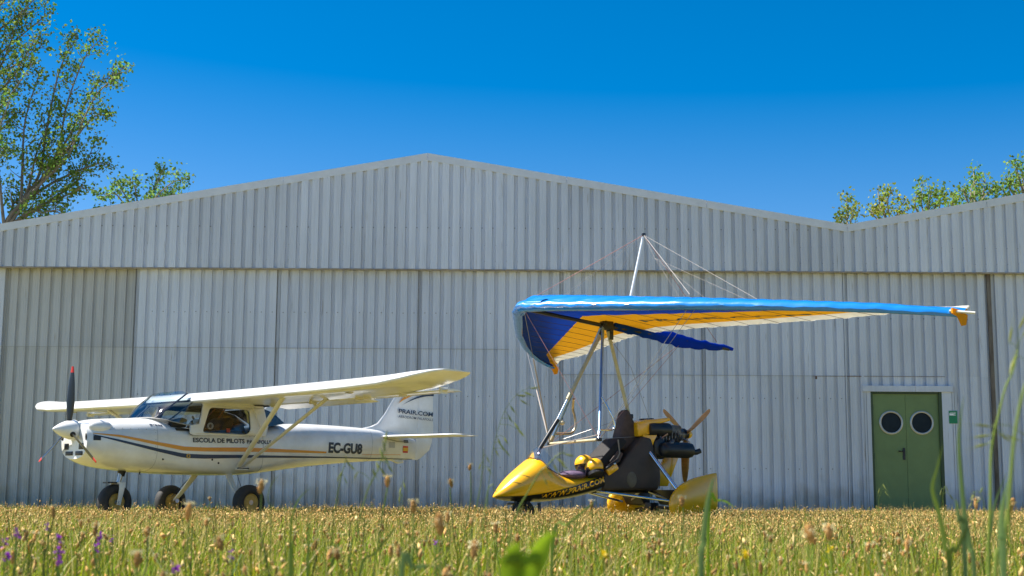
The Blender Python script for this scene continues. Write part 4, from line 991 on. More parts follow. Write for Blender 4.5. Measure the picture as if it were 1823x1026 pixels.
# mast, front strut
MB().tube([(0.02, 0, 2.46), (0.33, 0, 1.39), (0.43, 0, 1.08)], 0.024, 10).build('mast', mat('olive_tube', (0.50, 0.47, 0.28), 0.4, var=.15, scale=12), trike)
MB().box((0.33, -0.01, 1.38), (0.08, 0.07, 0.06)).build('mast_clamp', BLACK, trike, bevel=0.01)
fr = MB().tube([(-0.06, 0, 2.47), (-0.10, 0, 2.40)], 0.02, 8).build('strut_end', BLACK, trike)
MB().tube([(-0.10, 0, 2.40), (-0.575, 0, 1.56)], 0.026, 10).build('front_strut', BEIGET, trike)
MB().tube([(-0.57, 0, 1.57), (-0.72, 0, 1.30)], 0.018, 10).build('front_strut_tube', ALU, trike)
MB().tube([(-0.71, 0, 1.31), (-0.965, 0, 0.945), (-1.0, 0, 0.86)], 0.026, 10).build('front_strut_sleeve', BLACK, trike)
o = MB().ell((0, 0, 0), (0.033, 0.03, 0.03), 12, 8).build('strut_knob', mat('cream_knob', (0.6, .5, .32), .5), trike); o.location = (-0.66, -0.02, 1.27)
# engine
ec = MB().prism([(0.34, 1.12), (0.335, 1.295), (0.45, 1.335), (0.62, 1.345), (0.82, 1.375), (0.83, 1.33), (0.66, 1.285), (0.58, 1.24), (0.52, 1.15), (0.43, 1.115)], -0.20, 0.16).build('engine_cover', YEL, trike, bevel=0.015)
MB().prism([(0.385, 1.135), (0.605, 1.145), (0.555, 1.06), (0.53, .99), (0.40, .975), (0.415, 1.06)], -0.245, -0.20).build('fuel_cap_panel', YEL, trike, bevel=0.015)
for i in range(3): MB().box((0.47 + .06 * i, -0.1, 1.345 + .004 * i), (0.04, 0.1, 0.012)).build('cover_vent', BLACK, ec)
MB().lathe([(.03, .50), (.082, .51), (.09, .56), (.09, .80), (.082, .83), (.03, .835)], 'x', (0, -0.16, 1.215), 24).build('air_box', EXH, trike)
b = MB().box((0.80, -0.02, 1.13), (0.38, 0.26, 0.22)); b.box((0.93, -0.05, 1.20), (0.2, 0.2, 0.16)); b.tube([(0.95, 0, 1.17), (1.16, 0, 1.17)], 0.075, 16); eng = b.build('engine_block', ENG, trike, bevel=0.02)
for i in range(7): MB().box((0.68 + i * 0.045, -0.165, 1.10), (0.02, 0.06, 0.15)).build('cooling_fin', ENG, eng)
rr_ = random.Random(3)
for i in range(9):
    x, z = rr_.uniform(.72, 1.1), rr_.uniform(1.03, 1.22)
    MB().tube([(x, -0.19, z), (x + rr_.uniform(-.09, .09), -0.23, z - .05), (x + rr_.uniform(-.12, .12), -0.2, z - .12)], rr_.uniform(.006, .013), 6).build('engine_hose', rr_.choice([STEEL, BLACK, ENG]), eng)
MB().prism([(0.55, 1.06), (0.66, 1.12), (0.75, 1.05), (0.78, .90), (0.70, .83), (0.56, .90)], -0.24, 0.2).build('radiator_housing', EXH, trike, bevel=0.03)
b = MB().lathe([(.04, .62), (.085, .65), (.10, .70), (.10, 1.04), (.09, 1.09), (.05, 1.11)], 'x', (0, -0.27, .955), 24); mf = b.build('muffler', EXH, trike)
MB().tube([(1.05, -0.27, .93), (1.17, -0.28, .935), (1.22, -0.29, .955)], [0.04, 0.036, 0.033], 14).build('exhaust_pipe', EXH, mf)
MB().tube([(0.86, -0.2, 1.08), (0.78, -.30, 1.05), (0.68, -0.30, .98)], 0.028, 10).build('exhaust_manifold', ENG, mf)
HUBZ = 1.175
MB().lathe([(.02, 1.13), (.075, 1.135), (.075, 1.17), (.055, 1.18), (.055, 1.215), (.02, 1.22)], 'x', (0, 0, HUBZ), 20).build('propeller_hub', BLACK, trike)
MB().lathe([(.058, 1.215), (.06, 1.225), (.05, 1.26), (.028, 1.285), (.004, 1.29)], 'x', (0, 0, HUBZ), 20).build('hub_spinner', YEL, trike)
for k in range(3):
    prop_blade(trike, 0.62, 0.04, WOOD, WOOD, [0.06, 0.085, 0.125, 0.115, 0.085, 0.05], HUBZ, pi + 2 * pi * k / 3 + 0.05, 1.195, thick=0.022, pitch=0.65, name='propeller_blade', tipfrac=0.9)
# yellow tail fairing
MB().prism([(0.80, .50), (1.02, .50), (1.24, .98), (1.0, .98)], 0.16, 0.20, 0.97).build('tail_fairing', YEL, trike, bevel=0.012)
# chassis
for sg in (-1, 1):
    MB().tube([(0.47, sg * .22, .95), (0.66, sg * .66, .40)], 0.026, 10).build('suspension_strut', ALU, trike)
    MB().tube([(-0.25, sg * .16, .43), (0.62, sg * .66, .30)], 0.017, 8).build('drag_strut', ALU, trike)
    MB().tube([(0.55, sg * .12, .43), (0.72, sg * .7, .25)], 0.02, 8).build('axle_strut', STEEL, trike)
    MB().prism([(0.55, .45), (0.78, .44), (0.84, .25), (0.66, .27)], sg * 0.18, sg * 0.62).build('mud_flap', BLACK, trike, bevel=0.01)
    wheel(trike, (0.80, sg * .74, .185), .175, .11)
    # teardrop spat with a tall cut-off tail
    SPT = [(0.44, .22, .30), (0.47, .15, .38), (0.55, .13, .475), (0.67, .13, .55), (0.80, .14, .60), (0.95, .16, .635), (1.08, .19, .66), (1.145, .21, .668), (1.16, .215, .664)]
    rings = []
    for i, (x, z0, z1) in enumerate(SPT):
        hw = [.015, .05, .078, .09, .085, .068, .04, .02, .014][i]; zc, hh = (z0 + z1) / 2, (z1 - z0) / 2
        rings.append([(x, sg * .74 + hw * math.copysign(abs(cos(a)) ** .8, cos(a)), zc + hh * math.copysign(abs(sin(a)) ** .85, sin(a))) for a in [2 * pi * k / 24 for k in range(24)]])
    MB().loft(rings).build('wheel_spat', YEL, trike, sub=1, angle=70)
MB().tube([(-0.30, 0, .43), (0.70, 0, .44)], 0.03, 10).build('base_tube', BLACK, trike)
MB().tube([(0.66, .0, .46), (0.66, .0, .25)], 0.024, 8).build('shock_absorber', BLUETUBE, trike)
MB().tube([(0.6, -.2, .455), (0.95, .25, .46)], 0.018, 8).build('cross_tube', BLUETUBE, trike)
b = MB().box((0.66, 0, .24), (.12, .16, .10)); b.tube([(0.66, 0, .24), (0.80, .60, .20)], .022, 8); b.tube([(0.66, 0, .24), (0.80, -.60, .20)], .022, 8); b.build('axle_bracket', BLACK, trike, bevel=.008)
wheel(trike, (-1.20, 0, .165), .155, .10)
b = MB()
for sg in (-1, 1): b.tube([(-1.20, sg * .065, .165), (-1.16, sg * .07, .34)], .014, 8)
b.tube([(-1.33, -.16, .27), (-1.33, .16, .27)], .014, 8); b.tube([(-1.33, -.16, .27), (-1.36, -.17, .17)], .012, 8); b.tube([(-1.05, -.14, .28), (-1.04, -.15, .16)], .02, 8); b.tube([(-1.36, -.12, .30), (-1.34, -.13, .16)], .02, 8)
b.build('front_fork', BLACK, trike)
# ---- loose things in the cockpit
_tm = Matrix.Translation((1.2156, 17.8797, 0)) @ Matrix.Rotation(R(27), 4, 'Z')
def TW(x, y, z): return _tm @ Vector((x, y, z))
def helmet(loc, rz, tilt, label):
    h = empty('helmet', loc, rz, label, 'helmet', 'yellow flying helmets left in the cockpit'); h.rotation_euler = (0, tilt, rz)
    sh = MB().ell((0, 0, 0.0), (0.135, 0.115, 0.115), 24, 14).build('shell', YEL, h)
    rows = [[(0.142 * cos(e) * cos(a) - .0, 0.121 * cos(e) * sin(a), -0.01 + 0.118 * sin(e)) for a in np.linspace(-1.9 + pi, 1.9 + pi, 20)] for e in np.linspace(-0.95, -0.02, 8)]
    MB().grid(rows).build('visor', mat('black_visor', (0.01, 0.01, 0.012), 0.15, coat=.5), h)
    MB().lathe([(.088, -.125), (.108, -.11), (.108, -.07), (.09, -.06)], 'z', (0, 0, 0), 24).build('neck_roll', BLACK, h)
helmet(TW(-0.37, -0.06, .765), R(118), 0.12, 'yellow helmet with dark visor standing on the front seat')
helmet(TW(-0.315, -0.21, .715), R(-60), -0.5, 'yellow helmet lying on its side against the seat edge')
o = MB().ell((0, 0, 0), (0.19, 0.15, 0.058), 22, 12, noise=0.025, seed=4).build('cushion', PURPLE); tag(o, 'purple grey cushion lying in the front of the yellow cockpit', 'cushion')
o.location = TW(-0.58, -0.12, .625); o.rotation_euler = (0, 0, R(27))
bg_ = empty('side_bag', TW(-0.10, -0.285, .70), R(27), 'small yellow and black bag strapped beside the brown seat', 'bag'); bg_.rotation_euler = (0, R(-32), R(27))
MB().box((0, 0, 0), (0.17, 0.05, 0.095)).build('pouch', YEL, bg_, bevel=.02); MB().box((0.02, -0.002, 0.055), (0.24, 0.06, 0.03)).build('flap', BLACK, bg_, bevel=.01); MB().box((.05, -.034, 0.045), (.03, .012, .025)).build('buckle', STEEL, bg_, bevel=.003)

# ------------------------------------------------------------------ trees behind the hangar
LEAFM = plant_mat('poplar_leaf', attr='tint', trans=0.55, rough=0.6, spec=0.2)
BARK = mat('grey_bark', (0.20, 0.17, 0.13), 0.9, var=0.35, scale=6, bump=0.5, bscale=12)
TD = 44.0 / fwd.y
def tree(name, label, base, trunk_px, leaders_px, lscale=1.0, seed=1, dens=1.0, tint=(0.15, 0.235, 0.04), depth=44.0, leaf=0.098, spread=1.0, group=None):
    r_ = np.random.default_rng(seed); root = empty(name, base, 0, label, 'tree', group)
    B0 = Vector(base)
    def P(q, dy=0.0):
        r0 = fwd + rt * ((q[0] - 911.5) / 2500.) - upv * ((q[1] - 513.) / 2500.)
        return Vector((0, 0, CAM_H)) + r0 * ((depth + dy) / r0.y) - B0
    wood = MB(); leaves = []
    tp = [Vector((0, 0, 0))] + [P(q) for q in trunk_px]
    n_ = len(tp)
    wood.tube(spl(tp, 4), [0.13 * (1 - 0.5 * i / ((n_ - 1) * 4)) * lscale for i in range((n_ - 1) * 4 + 1)], 9)
    def cluster(c, k, sp):
        p = r_.normal(0, sp, (k, 3)) + np.array(c); leaves.append(p)
    for ld in leaders_px:
        start = ld[0]; pts = [tp[min(start, n_ - 1)]]; dy = r_.uniform(-1.4, 1.4)
        m_ = len(ld) - 1
        for i, q in enumerate(ld[1:]): pts.append(P(q, dy * (i + 1) / m_))
        sp_ = spl(pts, 6); L = len(sp_)
        wood.tube(sp_, [0.05 * lscale * (1 - 0.9 * i / (L - 1)) + 0.007 for i in range(L)], 6)
        ln = sum((sp_[i + 1] - sp_[i]).length for i in range(L - 1)); nt_ = max(4, int(ln * 6.0 * dens))
        for j in range(nt_):
            t = 0.22 + 0.78 * (j + r_.uniform()) / nt_; f = t * (L - 1); i = min(L - 2, int(f)); o = sp_[i].lerp(sp_[i + 1], f - i)
            ax = (sp_[i + 1] - sp_[i]).normalized()
            dv = Vector(r_.normal(0, 1, 3)); dv = (dv - ax * dv.dot(ax)).normalized() * 0.85 + ax * 0.55 + Vector((0, 0, 0.25))
            tl = r_.uniform(0.35, 1.05) * (1.15 - 0.65 * t) * spread
            e = o + dv.normalized() * tl; mid = o.lerp(e, .5) + Vector(r_.normal(0, .05, 3))
            wood.tube([o, mid, e], [0.014 * lscale, 0.010 * lscale, 0.004], 4, cap=False)
            for q in range(int(2 + tl * 4)):
                c = o.lerp(e, 0.3 + 0.7 * r_.uniform()); cluster(c, r_.integers(2, 6), 0.10)
            cluster(e, r_.integers(4, 9), 0.11)
        cluster(sp_[-1], 14, 0.12)
    wood.build('trunk', BARK, root)
    p = np.concatenate(leaves); k = len(p)
    u = r_.normal(0, 1, (k, 3)); u[:, 2] -= 0.5; u /= np.linalg.norm(u, axis=1)[:, None]
    v = r_.normal(0, 1, (k, 3)); v -= u * (u * v).sum(1)[:, None]; v /= np.linalg.norm(v, axis=1)[:, None]
    s_ = leaf * r_.uniform(0.7, 1.3, (k, 1))
    w_ = np.cross(u, v) * s_ * 0.12
    V = np.stack([p - u * s_ * .55, p + v * s_ * .40 + w_, p + u * s_ * .60, p - v * s_ * .40 + w_], 1).reshape(-1, 3)
    F = np.arange(k * 4).reshape(-1, 4)
    c = np.array(tint)[None] * r_.uniform(0.55, 1.5, (k, 1)) * np.array([1, 1, 1])[None]
    c[:, 0] *= r_.uniform(0.65, 1.25, k); 
    mesh_np('crown', V, F, np.zeros((0, 3), int), LEAFM, np.repeat(c, 4, 0), root, smooth=False)
    return root
tree('poplar_tree', 'tall leaning poplar with sparse crown, its fork just above the left roof', (-16.4, 44, 0), [(-8, 560), (8, 410), (38, 362)],
     [(3, (75, 320), (105, 262), (118, 190), (150, 105), (178, 72)), (3, (75, 325), (122, 275), (165, 180), (222, 118)), (2, (70, 330), (118, 268), (160, 215), (190, 196)), (3, (95, 325), (150, 300), (186, 288)),
      (2, (60, 372), (110, 352), (150, 330)), (3, (40, 300), (45, 215), (70, 130)), (2, (0, 330), (-5, 250), (20, 170)), (3, (70, 310), (85, 220), (108, 120), (140, 64)), (2, (-40, 350), (-80, 260), (-90, 180)),
      (1, (40, 392), (80, 378), (118, 372)), (3, (52, 330), (66, 270), (95, 205)), (2, (100, 350), (140, 318), (172, 246)), (3, (88, 300), (130, 230), (172, 150), (205, 140)), (1, (20, 380), (30, 360), (60, 345))], seed=5, dens=0.95)
tree('poplar_tree', 'taller poplar whose leafy top fills the upper left corner', (-19.5, 45, 0), [(-130, 480), (-110, 300), (-80, 160)],
     [(3, (-40, 90), (0, 10), (60, -40)), (3, (-30, 120), (30, 70), (92, 20)), (3, (-40, 140), (20, 120), (78, 78)), (2, (-40, 230), (10, 180), (60, 110)), (2, (-60, 250), (-10, 240), (30, 205)), (3, (-60, 40), (-20, -80), (10, -150)),
      (3, (-50, 80), (10, -10), (80, -60)), (1, (-60, 330), (-30, 290), (10, 260)), (3, (-20, 70), (30, 30), (70, -10)), (2, (-30, 190), (20, 140), (66, 62)), (2, (-160, 200), (-200, 100)), (3, (-120, 40), (-140, -100)), (2, (-35, 200), (5, 110), (40, 20))], seed=9, dens=1.05, depth=45.0)
tree('roadside_tree', 'small bushy treetop peeking over the left roof slope', (-11.8, 43, 0), [(255, 560), (250, 470), (245, 420)],
     [(3, (230, 380), (205, 345), (185, 352)), (3, (245, 370), (240, 335), (232, 322)), (3, (262, 360), (280, 325), (290, 303)), (3, (270, 362), (300, 330), (328, 318)), (3, (225, 395), (195, 375), (178, 374)), (3, (260, 380), (285, 352), (312, 345)), (3, (235, 372), (218, 340), (212, 330)), (2, (290, 390), (300, 355))], seed=12, lscale=.6, dens=1.0, tint=(0.15, 0.25, 0.055), depth=43.0, spread=0.6)
tree('roadside_tree', 'thin sprig of a treetop beside the roof valley', (10.9, 43, 0), [(1512, 560), (1512, 450), (1510, 420)],
     [(3, (1508, 385), (1506, 352)), (3, (1515, 392), (1524, 372)), (3, (1500, 398), (1496, 384))], seed=21, lscale=.45, dens=1.1, tint=(0.17, 0.21, 0.04), depth=43.0, spread=0.32)
tree('roadside_tree', 'yellow green treetop with upright shoots right of the roof valley', (12.3, 43, 0), [(1580, 560), (1585, 460), (1588, 410)],
     [(3, (1568, 370), (1563, 340)), (3, (1580, 362), (1588, 338)), (3, (1600, 375), (1612, 355)), (3, (1556, 385), (1550, 372)), (3, (1596, 385), (1625, 370)), (3, (1575, 380), (1572, 362))], seed=23, lscale=.55, dens=0.75, tint=(0.26, 0.29, 0.035), depth=43.0, spread=0.42)
tree('roadside_tree', 'rounded green treetop with three tufts over the right roof', (13.5, 44, 0), [(1650, 560), (1650, 450), (1650, 400)],
     [(3, (1640, 360), (1642, 325)), (3, (1655, 355), (1660, 335)), (3, (1668, 362), (1682, 334)), (3, (1630, 370), (1632, 340)), (3, (1650, 372), (1652, 350)), (2, (1690, 380), (1698, 352)), (2, (1672, 372), (1672, 352))], seed=27, lscale=.6, dens=0.65, tint=(0.20, 0.29, 0.045), depth=44.0, spread=0.42)
tree('roadside_tree', 'dense green treetop with a tall central shoot over the right roof', (14.9, 44, 0), [(1740, 560), (1738, 440), (1736, 390)],
     [(3, (1735, 340), (1733, 302)), (3, (1750, 345), (1755, 318)), (3, (1720, 352), (1716, 336)), (3, (1745, 360), (1772, 330)), (2, (1705, 372), (1700, 352)), (3, (1730, 360), (1738, 342)), (2, (1765, 365), (1775, 345)), (3, (1728, 345), (1738, 318))], seed=31, lscale=.7, dens=0.65, tint=(0.18, 0.28, 0.05), depth=44.0, spread=0.45)
tree('roadside_tree', 'leafy green treetop cut off by the right edge of the view', (16.4, 45, 0), [(1835, 560), (1830, 420), (1830, 370)],
     [(3, (1815, 320), (1806, 288)), (3, (1830, 310), (1826, 272)), (3, (1800, 340), (1790, 312)), (3, (1850, 320), (1860, 270)), (2, (1795, 355), (1785, 335)), (3, (1822, 330), (1818, 300)), (3, (1840, 330), (1846, 290)), (2, (1810, 350), (1806, 325))], seed=35, lscale=.8, dens=0.65, tint=(0.18, 0.28, 0.05), depth=45.0, spread=0.5)

# ------------------------------------------------------------------ meadow
GRASSM = plant_mat('meadow_blade', attr='tint', trans=0.45, rough=0.5, spec=0.25)
HEADM = plant_mat('dry_seed_head', attr='tint', trans=0.2, rough=0.8, spec=0.1)
def noise2(x, y, f, seed):
    q = np.random.default_rng(seed); out = np.zeros_like(x)
    for k in range(6):
        a = q.uniform(0, 2 * pi); ff = f * q.uniform(0.6, 1.8); out += np.sin((x * cos(a) + y * sin(a)) * ff + q.uniform(0, 6.28))
    return out / 6
def scatter(d0, d1, rho, margin=0.47, pad=0.7):
    n = int(rho * ((d1 ** 2 - d0 ** 2) * margin + 2 * pad * (d1 - d0)))
    y = np.sqrt(rng.uniform(d0 ** 2, d1 ** 2, n)); x = rng.uniform(-1, 1, n) * (margin * y + pad)
    return x, y
def hgt(y): return np.interp(y, [1, 3, 6, 10, 16, 26], [0.150, 0.150, 0.145, 0.14, 0.13, 0.135])
PG, PC = [], []
def blades(d0, d1, rho, w0, hm, hv, segs):
    x, y = scatter(d0, d1, rho); n = len(x)
    pn = noise2(x, y, 1.3, 3); pn2 = noise2(x, y, 0.35, 8)
    h = hgt(y) * hm * (1 + 0.26 * pn + 0.20 * noise2(x, y, 4.5, 17)) * np.exp(rng.normal(0, hv, n)); h = np.minimum(h, np.interp(y, [1, 1.6, 2.5, 4], [0.19, 0.23, 0.28, 0.30]))
    a = rng.uniform(0, 2 * pi, n); lean = np.abs(rng.normal(0.35, 0.30, n)) * h; wdt = w0 * np.exp(rng.normal(0, .3, n))
    fa = a + rng.normal(pi / 2, 0.6, n)
    ca, sa = np.cos(a), np.sin(a); cf, sf = np.cos(fa), np.sin(fa)
    lv = []
    for k in range(segs + 1):
        t = k / segs; px = x + ca * lean * t ** 2; py = y + sa * lean * t ** 2; pz = h * (t - 0.12 * t ** 3 * (lean / h)); ww = wdt * (1 - t) ** 0.6 * 0.5 if k < segs else 0
        if k < segs: lv += [np.stack([px - cf * ww, py - sf * ww, pz], 1), np.stack([px + cf * ww, py + sf * ww, pz], 1)]
        else: lv += [np.stack([px, py, pz], 1)]
    nv = len(lv); V = np.stack(lv, 1).reshape(-1, 3); b_ = np.arange(n)[:, None] * nv
    F4 = np.concatenate([b_ + np.array([[2 * k, 2 * k + 1, 2 * k + 3, 2 * k + 2]]) for k in range(segs - 1)]) if segs > 1 else np.zeros((0, 4), int)
    F3 = b_ + np.array([[nv - 3, nv - 2, nv - 1]])
    dry = np.clip(np.interp(y, [1, 4, 9, 16, 26], [0.06, 0.22, 0.52, 0.66, 0.62]) + 0.25 * pn2 - 0.6 * np.clip((-3.0 - x) / 1.5, 0, 1) * np.clip((y - 18.5) / 2.5, 0, 1), 0.03, 0.9)
    isdry = rng.uniform(0, 1, n) < dry
    g = np.array([0.18, 0.275, 0.012])[None] * np.exp(rng.normal(0, .28, (n, 1))); g[:, 0] *= rng.uniform(0.8, 1.75, n)
    dd = np.array([0.56, 0.43, 0.15])[None] * np.exp(rng.normal(0, .25, (n, 1)))
    c = np.where(isdry[:, None], dd, g)
    return V, F4, F3, np.repeat(c, nv, 0)
def join(parts):
    Vs, A4, A3, Cs = [], [], [], []; o = 0
    for V, F4, F3, c in parts: Vs.append(V); A4.append(F4 + o); A3.append(F3 + o); Cs.append(c); o += len(V)
    return np.concatenate(Vs), np.concatenate(A4), np.concatenate(A3), np.concatenate(Cs)
V, F4, F3, c = join([blades(1.2, 3.2, 3000, 0.0042, 1.0, 0.30, 3), blades(3.2, 6, 2600, 0.0045, 1.0, 0.28, 2), blades(6, 12, 1400, 0.0055, 0.86, 0.28, 2), blades(12, 25.85, 650, 0.0075, 0.80, 0.25, 2), blades(9, 25.8, 26, 0.0035, 1.5, 0.22, 3)])
tag(mesh_np('meadow_grass', V, F4, F3, GRASSM, c, smooth=False), 'mixed green and straw coloured meadow grass covering the field', 'grass', kind='stuff')
def heads(d0, d1, rho, L, W, hm, hv, stem=True, tan=0.8):
    x, y = scatter(d0, d1, rho); n = len(x); pn2 = noise2(x, y, 0.5, 5)
    keep = rng.uniform(0, 1, n) < np.clip(0.65 + 0.5 * pn2 - 0.7 * np.clip((-3.0 - x) / 1.5, 0, 1) * np.clip((y - 19) / 2.5, 0, 1), 0.06, 1); x, y = x[keep], y[keep]; n = len(x)
    zc = hgt(y) * hm * (1 + 0.15 * noise2(x, y, 4.5, 17)) * np.exp(rng.normal(0, hv, n)); zc = np.minimum(zc, np.interp(y, [1, 2, 4, 8, 14, 24, 26], [.20, .25, .27, .28, .27, .26, .36]))
    l = L * np.exp(rng.normal(0, .45, n)); w_ = W * np.exp(rng.normal(0, .38, n)); tx, ty = rng.normal(0, .25, n), rng.normal(0, .25, n)
    top = np.stack([x + tx * l, y + ty * l, zc + l * .5], 1); bot = np.stack([x - tx * l, y - ty * l, zc - l * .5], 1); mid = np.stack([x, y, zc + l * 0.05], 1)
    r4 = [mid + np.stack([np.cos(q) * w_ / 2, np.sin(q) * w_ / 2, 0 * w_], 1) for q in (0.4, 1.97, 3.54, 5.11)]
    V = np.stack([bot] + r4 + [top], 1).reshape(-1, 3); b_ = np.arange(n)[:, None] * 6
    F3 = np.concatenate([b_ + np.array([[0, 1 + (k + 1) % 4, 1 + k]]) for k in range(4)] + [b_ + np.array([[5, 1 + k, 1 + (k + 1) % 4]]) for k in range(4)])
    br = np.array([0.52, 0.28, 0.085])[None]; tn = np.array([0.68, 0.52, 0.22])[None]; k = rng.uniform(0, 1, (n, 1)) ** (1 / tan)
    c = (br * (1 - k) + tn * k) * np.exp(rng.normal(0, .22, (n, 1)))
    out = [(V, np.zeros((0, 4), int), F3, np.repeat(c, 6, 0))]
    if stem:
        sw = 0.0011 + 0.00007 * y; a = rng.uniform(0, 2 * pi, n); bx, by = x + rng.normal(0, .03, n), y + rng.normal(0, .03, n)
        cf, sf = np.cos(a) * sw, np.sin(a) * sw
        Vs = np.stack([np.stack([bx - cf, by - sf, 0 * bx], 1), np.stack([bx + cf, by + sf, 0 * bx], 1), bot + np.stack([cf, sf, 0 * cf], 1), bot - np.stack([cf, sf, 0 * cf], 1)], 1).reshape(-1, 3)
        cs = np.array([0.17, 0.19, 0.045])[None] * np.exp(rng.normal(0, .25, (n, 1)))
        out.append((Vs, np.arange(n * 4).reshape(-1, 4), np.zeros((0, 3), int), np.repeat(cs, 4, 0)))
    return out
V, F4, F3, c = join(heads(2.2, 6, 290, 0.0125, 0.0068, 1.05, 0.28, tan=.8) + heads(6, 12, 270, 0.013, 0.0085, 1.08, 0.17) + heads(12, 25.7, 240, 0.016, 0.012, 1.08, 0.14, tan=1.1) + heads(8, 25.7, 30, 0.016, 0.0085, 1.4, 0.16) + heads(24.6, 25.85, 60, 0.014, 0.008, 1.7, 0.2))
tag(mesh_np('seed_heads', V, F4, F3, HEADM, c, smooth=False), 'countless tiny brown and tan seed heads standing over the field', 'seed heads', kind='stuff')

# ---- plantain heads one can pick out
STEMM = plant_mat('green_stem', (0.20, 0.27, 0.045), trans=0.25)
STEMB = plant_mat('bluish_green_blade', (0.20, 0.30, 0.10), trans=0.4)
BLADEM = plant_mat('bright_green_blade', (0.24, 0.36, 0.015), trans=0.55)
HEADB = plant_mat('brown_plantain_head', (0.50, 0.27, 0.085), trans=0.2, rough=0.85)
ANTH = plant_mat('cream_stamens', (0.62, 0.56, 0.32), trans=0.4)
def plantain_meshes(seed):
    r_ = random.Random(seed); b = MB(); n, m_ = 9, 9
    rings = []
    for i in range(m_ + 1):
        t = i / m_; q = math.sin(pi * min(.995, max(.03, t))) ** 0.55
        rings.append([(0.0046 * q * cos(2 * pi * (k + .5 * (i % 2)) / n) * r_.uniform(.78, 1.2), 0.0046 * q * sin(2 * pi * (k + .5 * (i % 2)) / n) * r_.uniform(.78, 1.2), 0.022 * (t - .5) + r_.uniform(-.0006, .0006)) for k in range(n)])
    b.loft(rings)
    for k in range(46):   # bracts standing out of the head
        a = r_.uniform(0, 2 * pi); z = 0.021 * (r_.uniform(0.03, .95) - .5); q = 0.0045 * math.sin(pi * (z / .022 + .5)) ** .55
        d = Vector((cos(a), sin(a), .35)); p = Vector((q * cos(a) * .9, q * sin(a) * .9, z)); s_ = Vector((-sin(a), cos(a), 0)) * .0009
        b.add([p - s_, p + s_, p + d * .0021], [(0, 1, 2)])
    c = MB()
    zlo, zhi, cnt_ = [(.1, .5, 30), (.3, .5, 34), (-.1, .3, 26), (.3, .55, 18), (.2, .5, 34), (-.2, .2, 20)][seed % 6]
    for k in range(cnt_):
        a = r_.uniform(0, 2 * pi); z = 0.022 * r_.uniform(zlo, zhi); q = 0.0045 + r_.uniform(.001, .0042); p = Vector((q * cos(a), q * sin(a), z + .001)); e = .0011
        c.add([p + Vector((e, 0, 0)), p + Vector((-e * .5, e, 0)), p + Vector((-e * .5, -e, 0)), p + Vector((0, 0, e * 1.4))], [(0, 1, 2), (0, 1, 3), (1, 2, 3), (2, 0, 3)])
        i0 = Vector((0.0042 * cos(a), 0.0042 * sin(a), z)); c.add([i0, i0 + Vector((0, 0, .0003)), p], [(0, 1, 2)])
    out = []
    for nm, mb, mt in (('flower_head', b, HEADB), ('stamens', c, ANTH)):
        me = bpy.data.meshes.new(nm); me.from_pydata([tuple(q) for q in mb.v], [], mb.f); me.materials.append(mt); out.append(me)
    return out
PM = [plantain_meshes(s) for s in range(6)]
stem_cache = []
def stem_mesh(seed):
    r_ = random.Random(seed); b = MB(); bx, by = r_.uniform(-.10, .10), r_.uniform(-.08, .08)
    pts = [(bx * (1 - t) ** 1.6 + .006 * sin(t * 5 + seed), by * (1 - t) ** 1.6, -1 + t) for t in np.linspace(0, 1, 7)]; pts[-1] = (0, 0, 0)
    b.tube(pts, 0.0012, 5); me = bpy.data.meshes.new('stem'); me.from_pydata([tuple(q) for q in b.v], [], b.f); me.materials.append(STEMM); return me
SMS = [stem_mesh(s) for s in range(7)]
def plantain(pos, size, k, label, group, tilt=0.0, tiltd=0.0):
    root = bpy.data.objects.new('plantain', None); C.objects.link(root); root.location = (pos.x, pos.y, 0); root.empty_display_size = .05
    tag(root, label, 'plantain', group)
    st = bpy.data.objects.new('stem', SMS[k % 7]); C.objects.link(st); st.parent = root
    hz = pos.z - 0.010 * size
    st.location = (0, 0, hz); st.scale = (size ** .5 * max(.6, 1), size ** .5, hz)
    st.scale.x = st.scale.y = 1.0
    hd = bpy.data.objects.new('flower_head', PM[k % 6][0]); C.objects.link(hd); hd.parent = root; hd.location = (0.010 * size * sin(tilt) * cos(tiltd), 0.01 * size * sin(tilt) * sin(tiltd), pos.z); hd.scale = (size, size, size * random.uniform(.8, 1.25)); hd.rotation_euler = (-tilt * sin(tiltd), tilt * cos(tiltd), random.uniform(0, 6))
    sm_ = bpy.data.objects.new('stamens', PM[k % 6][1]); C.objects.link(sm_); sm_.parent = hd
PGRP = 'plantain heads standing in the meadow'
